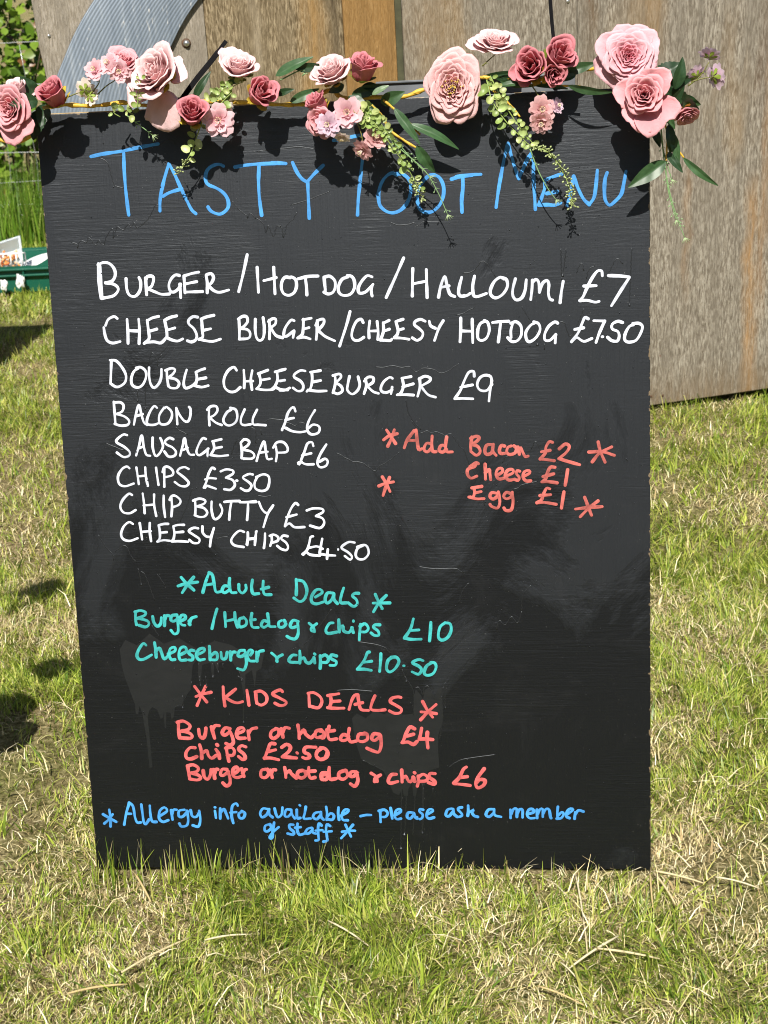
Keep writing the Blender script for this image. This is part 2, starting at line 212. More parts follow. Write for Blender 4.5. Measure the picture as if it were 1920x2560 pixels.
 ('ADULT2', 'teal', 5.11, "-341 381 -345 384 -352 376 -357 365 -354 358 -346 358 -333 365;-327 385 -326 373 -326 361;-327 369 -320 376 -317 369 -313 358 -304 366;-306 366 -295 371 -295 377 -302 375 -305 366 -302 357 -296 357;-288 364 -277 370 -278 377 -285 376 -289 366 -287 356 -278 356;-264 371 -269 372 -273 367 -267 362 -268 356 -274 356;-260 364 -248 370 -248 375 -256 373 -261 364 -257 356 -248 357;-239 378 -239 367 -239 356;-238 362 -230 368 -227 363 -229 356 -238 356;-221 368 -220 358 -214 358 -211 368;-206 369 -206 355;-206 361 -202 368 -198 368;-183 371 -191 370 -194 362 -188 361 -181 366;-182 368 -181 351 -186 339 -196 341;-174 363 -170 369 -175 371 -179 363 -176 354 -168 353;-164 368 -164 353;-163 359 -160 368 -153 370;-140 366 -133 359 -132 352;-123 363 -130 359 -133 353;-101 362 -107 362 -113 355 -111 351 -99 350;-95 369 -95 359 -96 349;-95 354 -89 358 -86 351 -80 349 -73 357;-73 358 -72 349;-72 364 -71 363;-63 361 -63 349 -64 340;-63 358 -55 362 -50 356 -53 350 -62 350;-37 360 -45 362 -46 356 -38 351 -40 345 -48 345;15 366 12 365 6 352 -5 338;5 349 18 351;-5 338 6 338 17 336;33 363 32 350 30 334;51 357 44 352 41 339 46 333 55 339 61 350 57 357 49 357;68 343 69 343;99 351 92 353 82 348 92 342 96 336 91 329 81 333;113 348 104 342 100 331 105 327 114 330 119 340 117 347 111 348"),
 ('KIDS', 'red2', 5.36, "-267 312 -259 300 -249 286;-249 312 -257 297 -265 280;-266 295 -255 299 -241 302;-221 311 -221 297 -220 279;-201 307 -211 299 -219 293;-218 293 -209 287 -200 284 -191 286;-183 305 -182 293 -181 280;-169 302 -169 291 -168 283;-170 302 -160 303 -152 295 -153 285 -161 280 -168 283;-126 302 -129 305 -136 303 -142 298 -132 292 -121 285 -124 280 -131 279 -139 283;-84 299 -84 286 -84 277;-85 299 -76 300 -66 293 -64 284 -70 275 -84 278;-50 296 -49 285 -52 275;-54 295 -36 298;-49 285 -35 286;-55 275 -45 274 -29 274;-21 272 -16 287 -11 295 -6 296;-6 296 -5 285 -2 272 10 270;-11 280 1 283;21 294 16 283 14 272 24 270 36 271;62 291 57 292 48 290 45 284 54 278 62 272 60 266 51 265 43 269;96 284 103 270 111 258;117 279 105 268 92 254;93 267 104 266 117 264"),
 ('KIDS1', 'red2', 5.98, "-297 252 -298 239 -297 227;-299 252 -289 254 -279 247 -282 240 -293 237;-292 237 -281 234 -276 229 -280 225 -297 226;-265 240 -264 229 -259 225 -255 231 -253 242;-244 244 -242 234 -240 225;-243 239 -238 246 -231 246;-214 241 -222 242 -227 234 -223 230 -215 235;-215 238 -211 227 -210 217 -216 213 -222 216;-204 232 -192 237 -193 242 -200 241 -204 232 -201 225 -190 225;-185 237 -184 222;-184 233 -179 240 -171 242;-140 240 -147 236 -149 228 -144 224 -136 230 -135 238 -140 241;-131 240 -129 226;-130 233 -125 242 -118 241;-104 246 -103 235 -103 224;-101 231 -95 238 -92 231 -84 225 -78 231;-67 238 -75 236 -77 228 -72 225 -63 230 -65 236;-57 231 -58 238;-69 236 -63 234 -64 225 -70 226;-54 244 -57 232 -54 222 -43 223;-57 235 -46 237;-22 240 -24 228 -21 218 -12 219;-24 227 -32 230 -37 223 -32 220 -23 223;2 231 -7 230 -9 221 -2 218 6 222 6 230 2 232;26 230 17 231 13 223 18 220 26 226;27 228 28 214 24 201 16 202 5 207;82 239 75 242 69 233 64 221 61 216;69 227 80 230;62 216 71 217 79 213 85 218;93 240 91 230 89 222;89 222 99 222 110 221;102 233 101 221 102 207"),
 ('KIDS2', 'red2', 5.98, "-273 209 -281 209 -288 201 -288 192 -281 190 -271 194;-265 214 -263 203 -263 191;-261 200 -254 204 -252 196 -247 191 -239 196;-239 206 -235 199 -234 191;-237 214 -236 213;-222 209 -221 198 -219 186;-223 208 -213 209 -209 203 -212 196 -221 196;-190 210 -197 212 -202 206 -194 198 -192 191 -197 189 -203 194;-143 215 -150 215 -155 204 -161 190;-154 202 -142 205;-161 191 -150 191 -138 188;-132 209 -124 214 -118 210 -121 202 -132 193;-131 193 -120 192 -109 191;-108 200 -107 199;-77 209 -93 209 -96 201 -89 197 -88 192 -94 190 -99 192;-68 207 -75 202 -77 194 -73 189 -64 191 -59 200;-70 208 -63 207 -58 200 -61 192 -70 188 -76 193"),
 ('KIDS3', 'red2', 5.98, "-287 178 -286 167 -285 156;-287 178 -278 180 -270 175 -272 169 -282 166;-281 166 -270 162 -267 157 -273 154 -285 156;-262 170 -261 160 -256 155 -251 162 -249 172;-245 172 -244 157;-244 165 -241 172 -238 172;-223 172 -231 172 -234 163 -229 162 -221 168;-222 169 -219 157 -220 147 -226 144 -231 149;-214 163 -205 170 -207 176 -213 172 -214 162 -208 158 -200 160;-199 173 -196 160;-198 165 -193 172 -191 172;-160 172 -167 170 -168 160 -161 158 -155 165 -157 172;-152 171 -150 158;-151 165 -148 171 -144 171;-129 175 -128 166 -128 158;-127 165 -121 170 -119 165 -111 157;-100 170 -107 168 -109 161 -103 157 -96 161 -97 169;-90 175 -91 165 -88 157 -81 158;-93 168 -80 169;-59 166 -69 166 -71 158 -64 154 -60 158;-57 175 -58 164 -56 155 -47 156;-60 162 -68 162 -71 155 -65 154 -59 159;-31 170 -41 166 -42 158 -35 155 -28 161 -30 170;-14 168 -22 167 -24 160 -18 160 -13 166;-13 165 -12 152 -17 143 -24 147;10 165 18 159 19 151;25 162 17 157 15 151;50 163 42 162 37 153 40 148 52 151;59 170 59 160 59 150;60 156 65 160 68 154 72 150 78 157;77 158 79 151;79 166 80 165;85 160 85 151 83 143;85 158 93 163 100 158 97 152 85 151;112 164 104 164 103 158 111 151 110 146 101 149;162 175 157 171 150 157 141 148;150 157 163 159;142 147 153 146 167 144;190 172 180 158 176 148 179 140 188 144 191 152 183 154 177 148"),
 ('ALLERGY', 'blue', 4.74, "-433 95 -422 88 -412 82;-422 103 -421 88 -422 74;-417 95 -424 86 -432 79;-399 77 -394 97 -388 114;-388 115 -382 109 -380 90 -377 81 -371 81;-393 96 -386 96;-368 112 -367 95 -366 82 -363 78 -357 86;-354 110 -354 95 -352 83 -345 82;-337 93 -326 101 -330 107 -338 101 -340 88 -334 82 -325 85;-319 102 -318 86;-318 96 -315 103 -310 103;-297 103 -306 101 -307 92 -301 91 -292 100;-293 101 -292 86 -295 76 -304 74 -307 79;-287 102 -285 92 -278 91 -272 101;-273 101 -272 86 -276 74 -285 76;-247 101 -246 89;-247 107 -246 107;-238 105 -239 88;-238 98 -232 104 -229 97 -226 88;-209 110 -211 114 -218 109 -220 92 -218 80;-222 98 -212 99;-202 100 -208 96 -207 89 -201 89 -198 97 -203 101;-160 104 -168 105 -173 97 -170 90 -162 95 -158 104;-158 104 -158 95 -153 90;-149 105 -147 95 -144 90 -138 95 -136 107;-123 103 -130 103 -133 93 -128 91 -122 97;-122 103 -121 95 -117 88;-113 103 -113 89 -108 89;-108 111 -107 110;-98 108 -100 98 -102 88 -91 88;-77 99 -84 97 -87 90 -81 87 -75 93;-74 99 -74 91 -70 86;-65 108 -64 97 -65 86;-64 91 -58 97 -53 93 -56 86 -64 87;-45 107 -46 97 -45 86;-43 92 -31 99 -29 103 -35 103 -40 95 -39 86 -31 85;-10 92 -1 94 7 94;22 101 22 91 22 82;20 101 29 103 34 97 30 91 22 91;39 106 40 97 41 88;45 93 55 100 54 104 48 102 45 93 48 87 55 88;75 98 67 98 65 91 70 88 76 95;76 97 78 90 81 88;78 91 81 90;91 103 86 104 85 100 90 95 89 89 85 87;97 95 107 101 104 104 99 102 96 93 100 88 108 90;137 105 130 103 127 94 132 92 138 99;139 104 140 96 145 91;153 107 148 106 147 103 152 97 153 93 148 91;163 110 163 100 162 93;162 97 172 103 169 99 172 93 178 91;201 104 195 103 191 95 196 91 203 97;204 104 205 94 215 91;230 103 230 89;231 95 235 104 240 104 240 91;240 95 244 103 249 103 249 90;258 96 267 99 265 104 259 103 256 95 260 89 268 89;272 103 272 89;273 96 277 104 281 104 281 91;281 95 286 104 291 103 293 91 294 89;305 108 304 98 304 88;305 93 311 99 314 96 310 89 303 88;318 94 329 103 325 105 320 101 318 92 323 89;332 99 331 88;332 94 337 102 345 100"),
 ('ALLERGY2', 'blue', 4.74, "-159 78 -166 75 -167 67 -162 66 -156 72 -158 78;-151 81 -154 67 -155 56 -158 53 -160 56 -153 65 -144 73;-120 77 -126 77 -126 71 -120 65 -121 60 -130 62;-113 79 -114 69 -111 60 -102 62;-117 72 -108 73;-90 72 -97 70 -101 63 -96 62 -90 67;-89 71 -89 64 -84 62;-74 76 -78 79 -80 70 -80 58 -80 51 -85 50;-84 67 -73 68;-60 75 -65 78 -67 69 -66 57 -66 50 -72 48;-71 65 -58 66;-35 77 -31 67 -27 57;-23 77 -33 65 -43 54;-41 65 -31 67 -20 67"),
]
RUNS = "3 -412 1013 -402 1010 -402 1004 -397 1015 -388 1012 -383 1019 -374 1007 -369 1015 -362 1007 -356 1020 -346 1031 -346 1016 -339 1033 -330 1028 -322 1037 -318 1032 -312 1039 -308 1031 -291 1043 -278 1063 -273 1061;3 -163 1065 -152 1051 -141 1042 -140 1038 -136 1046 -128 1037;3 -359 1135 -346 1126 -339 1096 -325 1089;3 -267 1149 -250 1157 -242 1149;3 -128 1039 -117 1029 -114 1016 -110 1027 -103 1010 -98 1024 -90 1023 -88 1008 -82 1026 -72 1035 -66 1045;3 72 1025 83 1020 102 1021 106 1023 112 1018 120 1023 147 1023;3 -76 1055 -50 1061 -15 1073;3 -122 1134 -99 1136 -76 1137 -58 1138 -35 1134;3.2 321 978 322 936;3.2 329 978 324 940;3.2 344 941 347 951 352 955 354 944;3.2 358 932 361 945 370 951;3.2 387 931 391 941 402 960 411 952;3.2 424 975 420 894;3.2 262 896 276 874 293 863;3.2 318 871 325 869 333 849 343 865 354 890;3.2 295 840 295 830;3.2 284 858 284 840;3.2 165 885 176 888 192 896;3.2 177 947 186 947 194 951 205 963 213 959 225 940;3.2 -306 825 -299 844 -292 833 -292 823;3.2 -291 833 -284 841;3.2 -326 788 -326 773;3.2 -312 812 -315 760;3.2 -271 729 -264 723 -251 716;3.2 -186 684 -177 704 -163 711 -153 724 -146 720 -147 700;3.2 -138 722 -137 713;3.2 -134 731 -123 737 -102 735;3.2 -383 707 -368 700 -353 694;3.2 -227 681 -222 679 -217 666;3 40 812 53 811 67 813 81 810 93 811 102 803 114 808 128 806 144 800 168 814;3 86 762 89 743 97 727 107 715;3 -103 732 -93 730 -85 726 -76 731 -68 728;3 -23 683 -10 675 3 668 9 668 18 665 35 653 40 659 59 670 74 682;3 -149 619 -137 617 -126 619;3 93 730 106 711 116 713 125 709 130 712 144 705 152 708 167 686 171 684 178 664 193 633 201 595;3 244 620 251 622 259 627 282 632;3 273 681 279 693 285 683 287 676;3 229 661 234 670 241 672;3 -405 562 -394 542 -383 528 -383 520;3 -380 533 -373 539 -362 543 -355 527 -347 516;3 -250 633 -261 604 -273 580;3 -307 596 -299 584 -291 565;3 -218 551 -209 554 -198 555;3.2 -345 507 -342 482;3.2 -340 502 -334 494 -322 454;3.2 -315 497 -303 477;3.2 -330 414 -318 394;3.2 -132 510 -123 474;3.2 -89 378 -72 395 -42 436;3.2 -3 383 35 375 49 362;3.2 65 337 72 319;3.2 97 502 122 498 153 498 165 491;3.6 -258 350 -259 323;3.6 -236 350 -237 329;3.6 -228 350 -228 337;3.6 -219 350 -220 341;3.6 -193 336 -191 323;3.4 -271 320 -280 299 -292 283 -303 275 -307 257;3.4 -197 329 -187 319 -192 253;3.4 -288 297 -288 278;3.4 -258 329 -258 315;3.4 -248 329 -248 315;3.4 69 326 82 300 81 261;3.4 84 305 91 307 97 294 99 307 106 308 115 287;3.4 132 315 131 275;3.4 129 308 126 252 120 219;3.4 133 174 156 187 209 195;3.4 -3 187 13 178 30 168 38 144;3.4 -41 303 -15 304 18 301;6 58 150 53 38;6 67 150 60 62;6 81 150 73 59;6 92 146 88 65;3.4 93 140 91 85 88 66;3.4 108 140 107 129;3.2 157 443 164 464 174 475;3.2 214 399 219 414 228 407 238 420 247 410 254 429;3.2 254 429 256 455 269 470"
PATCHES = [[-384, 375, -383, 348, -379, 327, -372, 303, -366, 282, -366, 267, -362, 266, -359, 280, -355, 267, -351, 221, -350, 175, -345, 176, -346, 225, -347, 262, -343, 273, -338, 278, -330, 273, -326, 258, -322, 260, -321, 271, -320, 243, -318, 242, -316, 269, -309, 268, -308, 255, -304, 262, -301, 278, -290, 279, -287, 292, -274, 306, -268, 347, -259, 358, -260, 326, -257, 312, -253, 347, -239, 351, -238, 330, -235, 330, -233, 350, -228, 337, -225, 351, -205, 354, -193, 333, -189, 298, -186, 298, -184, 331, -173, 338, -170, 308, -166, 336, -158, 341, -151, 370, -178, 363, -204, 380, -230, 387, -258, 373, -287, 392, -312, 383, -334, 400, -356, 381, -374, 390], [-17, 257, -9, 265, 5, 257, 20, 270, 34, 263, 49, 271, 64, 262, 82, 264, 82, 291, 86, 304, 93, 295, 97, 287, 100, 303, 107, 307, 114, 289, 121, 306, 127, 308, 127, 252, 119, 228, 118, 203, 119, 174, 100, 168, 95, 144, 90, 144, 89, 150, 84, 142, 80, 126, 76, 126, 75, 148, 69, 139, 67, 126, 61, 126, 59, 139, 53, 127, 44, 132, 30, 168, 10, 180, -5, 189, -14, 221]]
ROSES = [ # position on the board frame in mm (across, up, out), radius in mm, facing, habit, colour, drooping petals
 ((-463, 1204, 75), 36, (-0.25, -0.05, 1), 'open', 'mid', [(-75, 75, 1.25)]),
 ((-455, 1231, 60), 19, (-0.15, 0.7, 0.6), 'bud', 'blush', [(20, 80, 1.2)]),
 ((-399, 1223, 72), 26, (-0.35, 0.75, 0.75), 'bud', 'mauve', []),
 ((-301, 1264, 45), 28, (0.2, 0.65, 0.55), 'half', 'mid', [(100, 55, 1.2)]),
 ((-248, 1244, 74), 46, (-0.42, 0.42, 0.85), 'half', 'blush', [(-118, 118, 1.4), (25, 92, 0.75), (-165, 66, 1.15), (160, 60, 1.1)]),
 ((-199, 1188, 70), 25, (0.2, 0.5, 0.9), 'bud', 'mauve', []),
 ((-132, 1250, 45), 31, (0.1, 0.8, 0.6), 'half', 'blush', [(120, 45, 1.3)]),
 ((-100, 1212, 62), 25, (0.6, 0.25, 0.8), 'bud', 'mauve', []),
 ((0, 1237, 45), 34, (-0.25, 0.7, 0.65), 'half', 'blush', []),
 ((46, 1239, 58), 27, (0.3, 0.85, 0.5), 'bud', 'mauve', []),
 ((-21, 1194, 60), 20, (-0.5, 0.7, 0.5), 'bud', 'mauve', []),
 ((-15, 1167, 66), 25, (-0.35, -0.15, 0.95), 'half', 'mid', []),
 ((171, 1208, 52), 53, (0.04, -0.02, 1), 'full', 'pale', []),
 ((233, 1269, 35), 34, (0.12, 0.8, 0.6), 'open', 'blush', [(185, 80, 1.05)]),
 ((282, 1230, 55), 27, (-0.2, 0.15, 0.95), 'bud', 'mauve', [(200, 50, 1.1)]),
 ((321, 1242, 58), 28, (0.4, 0.35, 0.85), 'bud', 'mauve', []),
 ((312, 1218, 62), 19, (0.25, -0.3, 0.9), 'bud', 'mauve', []),
 ((416, 1237, 62), 42, (0.03, 0.1, 1), 'full', 'cabbage', [(75, 80, 1.12), (150, 78, 1.1), (215, 100, 1.15), (20, 75, 1.1)]),
 ((435, 1183, 84), 32, (-0.1, 0.1, 1), 'half', 'mid', [(-60, 70, 1.55), (-100, 72, 1.3), (50, 60, 1.2), (170, 70, 1.1)]),
 ((498, 1157, 35), 21, (0.2, -0.75, 0.5), 'half', 'mid', []),
 ((-572, 1097, 70), 30, (-0.3, 0.2, 1), 'open', 'pale', []),
 ((-921, 1194, 70), 56, (-0.3, 0.3, 1), 'open', 'mid', []),
 ((-979, 1165, 70), 26, (-0.3, 0.3, 1), 'bud', 'mauve', []),
 ((-766, 768, 70), 45, (-0.3, 0.3, 1), 'open', 'pale', []),
 ((-805, 594, 70), 68, (-0.2, 0.3, 1), 'open', 'pale', [(200, 80, 1.2)]),
 ((-763, 499, 75), 62, (0, 0.3, 1), 'half', 'mid', []),
 ((-860, 470, 75), 65, (0, 0.3, 1), 'half', 'mid', []),
]
BLOSSOMS = [
 ((-338, 1253, 62), 14, (-0.2, 0.2, 1), 'pink'),
 ((-317, 1261, 62), 15, (-0.3, 0.3, 0.8), 'pink'),
 ((-302, 1250, 66), 14, (0.2, -0.2, 0.9), 'pink'),
 ((-164, 1176, 58), 20, (0.1, -0.05, 1), 'pink'),
 ((23, 1177, 72), 19, (0, 0.1, 1), 'pink'),
 ((-4, 1162, 82), 15, (-0.1, -0.05, 1), 'lilac'),
 ((14, 1145, 70), 11, (-0.1, -0.8, 0.4), 'cream'),
 ((60, 1141, 62), 15, (0.35, 0.4, 0.75), 'blush'),
 ((41, 1126, 62), 14, (-0.5, -0.5, 0.6), 'blush'),
 ((296, 1171, 50), 17, (0.05, 0.05, 1), 'blush'),
 ((294, 1154, 52), 14, (0, -0.4, 0.85), 'blush'),
 ((317, 1176, 44), 10, (0.6, 0.2, 0.6), 'lilac'),
 ((529, 1236, 40), 13, (0.2, 0.75, -0.4), 'lilac'),
 ((538, 1207, 40), 15, (0.7, 0.1, -0.45), 'lilac'),
 ((510, 1211, 36), 12, (-0.3, 0.5, -0.5), 'lilac'),
 ((-361, 1230, 40), 13, (-0.2, 0.3, -0.8), 'cream'),
 ((-353, 1219, 38), 11, (0.3, -0.3, -0.7), 'cream'),
 ((-153, 1195, 50), 8, (0.1, -0.4, 0.8), 'cream'),
]
LEAVES = [
 ((-432, 1222, 45), (-449, 1250, 60), 24, 'dark'),
 ((-426, 1215, 60), (-459, 1209, 85), 26, 'dark'),
 ((-430, 1205, 40), (-441, 1161, 48), 30, 'dark'),
 ((-422, 1211, 40), (-429, 1179, 50), 23, 'dark'),
 ((-204, 1210, 30), (-177, 1247, 30), 12, 'dark'),
 ((-82, 1236, 35), (-26, 1259, 40), 17, 'mid'),
 ((-55, 1246, 35), (-5, 1246, 35), 14, 'dark'),
 ((-82, 1210, 40), (-54, 1215, 50), 10, 'dark'),
 ((-63, 1199, 35), (-21, 1216, 30), 14, 'mid'),
 ((27, 1205, 40), (76, 1215, 40), 17, 'dark'),
 ((68, 1192, 40), (103, 1205, 45), 21, 'mid'),
 ((58, 1202, 60), (82, 1213, 60), 9, 'pale'),
 ((23, 1203, 45), (53, 1174, 50), 20, 'dark'),
 ((42, 1216, 40), (73, 1207, 42), 15, 'dark'),
 ((88, 1182, 55), (123, 1131, 55), 14, 'mid'),
 ((109, 1160, 52), (177, 1123, 35), 14, 'mid'),
 ((118, 1130, 50), (142, 1092, 35), 19, 'mid'),
 ((215, 1222, 30), (266, 1228, 30), 10, 'dark'),
 ((238, 1214, 35), (291, 1206, 35), 10, 'mid'),
 ((325, 1222, 35), (374, 1233, 30), 16, 'mid'),
 ((333, 1203, 45), (395, 1191, 50), 12, 'mid'),
 ((283, 1207, 40), (334, 1198, 45), 9, 'mid'),
 ((238, 1208, 40), (277, 1207, 40), 9, 'mid'),
 ((232, 1218, 35), (260, 1221, 30), 9, 'dark'),
 ((455, 1205, 40), (491, 1227, 35), 30, 'dark'),
 ((480, 1191, 50), (490, 1233, 55), 19, 'dark'),
 ((469, 1165, 55), (492, 1194, 60), 16, 'dark'),
 ((467, 1192, 35), (516, 1163, 30), 34, 'dark'),
 ((459, 1188, 42), (478, 1167, 45), 16, 'mid'),
 ((450, 1217, 38), (466, 1197, 40), 21, 'dark'),
 ((464, 1197, 38), (508, 1209, 34), 20, 'dark'),
 ((489, 1183, 34), (518, 1170, 30), 17, 'mid'),
 ((455, 1178, 40), (464, 1146, 36), 16, 'dark'),
 ((16, 1219, 40), (-6, 1209, 42), 14, 'dark'),
 ((41, 1190, 46), (67, 1177, 48), 15, 'dark'),
 ((-133, 1234, 40), (-152, 1230, 44), 10, 'mid'),
 ((344, 1218, 36), (321, 1209, 40), 10, 'mid'),
 ((466, 1168, 45), (481, 1138, 40), 13, 'mid'),
 ((449, 1145, 30), (462, 1114, 28), 13, 'dark'),
 ((473, 1145, 35), (476, 1104, 30), 15, 'dark'),
 ((478, 1134, 35), (488, 1090, 32), 13, 'mid'),
 ((471, 1107, 32), (493, 1078, 32), 12, 'dark'),
 ((469, 1094, 38), (415, 1060, 48), 24, 'mid'),
 ((494, 1098, 32), (543, 1058, 30), 11, 'mid'),
 ((-561, 1049, 50), (-600, 981, 50), 23, 'dark'),
 ((-873, 629, 50), (-942, 561, 50), 26, 'dark'),
 ((-756, 805, 50), (-717, 727, 50), 23, 'mid'),
 ((-815, 463, 50), (-834, 375, 50), 26, 'dark'),
 ((-932, 1118, 50), (-971, 1020, 50), 23, 'dark'),
]
SPRIGS = [
 ([(49, 1188, 60), (73, 1155, 62), (97, 1113, 55), (112, 1083, 45), (120, 1066, 40)], 7.0, 'seed'),
 ([(41, 1188, 65), (65, 1156, 66), (86, 1126, 60), (104, 1099, 52)], 4.7, 'none'),
 ([(35, 1189, 65), (51, 1162, 66), (70, 1145, 60)], 7.0, 'none'),
 ([(219, 1216, 45), (227, 1185, 52), (247, 1155, 55), (270, 1131, 52), (281, 1119, 50)], 8.7, 'none'),
 ([(224, 1221, 45), (244, 1181, 48), (265, 1148, 46), (287, 1121, 44)], 5.8, 'none'),
 ([(280, 1123, 50), (306, 1111, 50), (326, 1082, 46), (335, 1051, 44), (337, 1038, 44)], 0.0, 'seed2'),
 ([(278, 1119, 48), (289, 1089, 46), (302, 1064, 44), (314, 1047, 42)], 0.0, 'fine'),
 ([(43, 1184, 62), (89, 1132, 62), (128, 1095, 58), (146, 1064, 52), (159, 1032, 48)], 0.0, 'fine'),
 ([(29, 1193, 60), (73, 1156, 58), (111, 1111, 52), (135, 1087, 46)], 0.0, 'fine'),
 ([(-310, 1205, 45), (-318, 1195, 50), (-309, 1188, 50)], 8.7, 'none'),
 ([(-293, 1211, 50), (-297, 1197, 55), (-287, 1189, 55)], 7.6, 'none'),
 ([(-275, 1196, 80), (-271, 1221, 85), (-263, 1239, 88)], 5.2, 'none'),
 ([(-303, 1192, 45), (-286, 1178, 42), (-266, 1161, 40)], 0.0, 'fine'),
 ([(-190, 1176, 50), (-201, 1154, 45), (-210, 1135, 42), (-222, 1118, 40)], 8.7, 'seed'),
 ([(-175, 1199, 45), (-156, 1215, 48), (-138, 1225, 48), (-127, 1229, 46)], 7.0, 'none'),
 ([(-165, 1194, 55), (-155, 1204, 56), (-143, 1214, 55)], 8.1, 'none'),
 ([(-181, 1201, 45), (-165, 1219, 46), (-147, 1227, 44)], 5.8, 'none'),
 ([(463, 1141, 30), (469, 1085, 28), (480, 1035, 26), (497, 987, 24)], 0.0, 'fine'),
 ([(461, 1135, 28), (470, 1097, 26), (479, 1069, 24)], 0.0, 'fine'),
 ([(469, 1088, 28), (474, 1052, 26), (485, 1012, 24)], 0.0, 'fine'),
 ([(-44, 1234, 35), (-32, 1244, 36), (-24, 1233, 36)], 0.0, 'fine'),
 ([(-76, 1230, 35), (-41, 1242, 36), (-18, 1227, 36)], 0.0, 'fine'),
 ([(-352, 1223, 40), (-336, 1238, 50), (-340, 1246, 56)], 0.0, 'stem'),
 ([(-345, 1220, 40), (-328, 1232, 45), (-313, 1239, 50), (-305, 1244, 52)], 0.0, 'stem'),
 ([(213, 1236, 35), (223, 1244, 35), (232, 1251, 35)], 0.0, 'stem'),
 ([(-393, 1218, 40), (-372, 1225, 40), (-360, 1227, 40)], 0.0, 'stem'),
 ([(500, 1196, 36), (516, 1208, 36), (528, 1226, 38)], 0.0, 'stem'),
 ([(504, 1201, 36), (521, 1205, 38), (535, 1206, 40)], 0.0, 'stem'),
 ([(281, 1207, 45), (291, 1191, 48), (295, 1178, 48)], 0.0, 'stem'),
 ([(34, 1168, 62), (41, 1146, 62), (41, 1130, 62)], 0.0, 'stem'),
 ([(-693, 981, 60), (-683, 903, 60), (-703, 826, 60), (-712, 748, 60)], 7.0, 'seed'),
 ([(-868, 514, 60), (-897, 417, 60), (-887, 349, 60)], 7.0, 'none'),
]
STEMS = [
 ([(-1174, 951, 38), (-1027, 1128, 38), (-929, 1158, 38), (-860, 981, 38), (-801, 607, 38), (-840, 509, 38), (-742, 725, 38), (-683, 981, 38), (-605, 1079, 38), (-536, 1197, 38), (-489, 1228, 38), (-461, 1229, 38)], 5.2),
 ([(-519, 1174, 34), (-493, 1163, 34), (-475, 1160, 34), (-455, 1166, 34), (-443, 1178, 34), (-437, 1196, 34), (-434, 1206, 34)], 5.2),
 ([(-437, 1204, 26), (-410, 1208, 26), (-395, 1210, 26), (-368, 1209, 26), (-341, 1208, 26), (-314, 1209, 26), (-291, 1206, 26), (-244, 1204, 26), (-196, 1205, 26), (-161, 1205, 26), (-126, 1202, 26), (-91, 1197, 26), (-59, 1197, 26), (-39, 1197, 26)], 5.2),
 ([(-41, 1195, 30), (-26, 1204, 30), (-13, 1210, 30), (0, 1213, 30), (8, 1205, 30), (29, 1201, 30), (55, 1201, 30), (86, 1198, 30), (106, 1201, 30), (125, 1208, 30), (147, 1212, 30)], 5.2),
 ([(141, 1207, 30), (187, 1219, 30), (216, 1222, 30), (249, 1218, 30), (283, 1214, 30), (317, 1218, 30), (345, 1224, 30), (373, 1225, 30), (395, 1231, 30), (428, 1218, 30), (462, 1190, 30)], 4.7),
 ([(218, 1208, 34), (234, 1196, 34), (251, 1181, 34), (265, 1165, 34)], 2.9),
 ([(72, 1195, 45), (87, 1181, 45), (102, 1168, 45), (117, 1152, 45), (123, 1146, 45)], 2.9),
 ([(56, 1189, 48), (71, 1170, 48), (80, 1153, 48), (100, 1139, 48), (117, 1128, 48)], 2.9),
 ([(319, 1202, 42), (333, 1202, 42), (350, 1200, 42)], 2.9),
 ([(464, 1184, 32), (462, 1157, 32), (471, 1135, 32), (470, 1096, 32)], 2.3),
 ([(472, 1135, 30), (484, 1112, 30), (495, 1098, 30)], 2.3),
 ([(3, 1211, 36), (6, 1224, 36), (4, 1232, 36)], 2.9),
]
TIES = [
 ([(-223, 1209, 30), (-200, 1237, 26), (-176, 1264, 20), (-155, 1290, 14)], 7.6),
 ([(318, 1206, 12), (316, 1253, 6), (312, 1303, 4), (309, 1357, 2)], 5.2),
]
STRAWS = [
 ((0.446,-0.031), (0.443,-0.112), 3.1),
 ((0.450,-0.031), (0.478,-0.103), 3.8),
 ((0.452,-0.029), (0.527,-0.048), 3.8),
 ((0.329,-0.034), (0.337,-0.144), 3.1),
 ((0.336,-0.150), (0.339,-0.222), 3.1),
 ((0.385,-0.192), (0.307,-0.258), 3.8),
 ((0.351,-0.220), (0.442,-0.227), 3.8),
 ((-0.340,-0.270), (-0.255,-0.179), 3.8),
 ((-0.408,-0.313), (-0.328,-0.285), 3.8),
 ((0.266,-0.303), (0.329,-0.329), 3.1),
 ((-0.377,-0.034), (-0.337,-0.095), 3.8),
 ((-0.229,-0.199), (-0.164,-0.178), 3.1),
 ((0.545,-0.044), (0.610,-0.057), 3.1),
 ((-0.046,-0.164), (0.019,-0.213), 3.1),
 ((0.299,-0.251), (0.328,-0.288), 2.5),
]

# ------------------------------------------------------------------ ground and grass
rng = np.random.default_rng(7)
def fbm(x, y, s, seed=0):
    """cheap smooth noise in 0..1"""
    r_ = np.random.default_rng(seed); out = np.zeros_like(x); amp = 1.0; tot = 0
    for o_ in range(4):
        for k in range(3):
            a = r_.uniform(0, 6.28); ph = r_.uniform(0, 6.28); f_ = s * (2 ** o_) * r_.uniform(0.7, 1.3)
            out += amp * np.sin((x * math.cos(a) + y * math.sin(a)) * f_ + ph + 1.3 * np.sin((x * math.sin(a) - y * math.cos(a)) * f_ * 0.7 + ph * 2)) / 3
        tot += amp; amp *= 0.55
    return np.clip(0.5 + out / tot * 0.9, 0, 1)

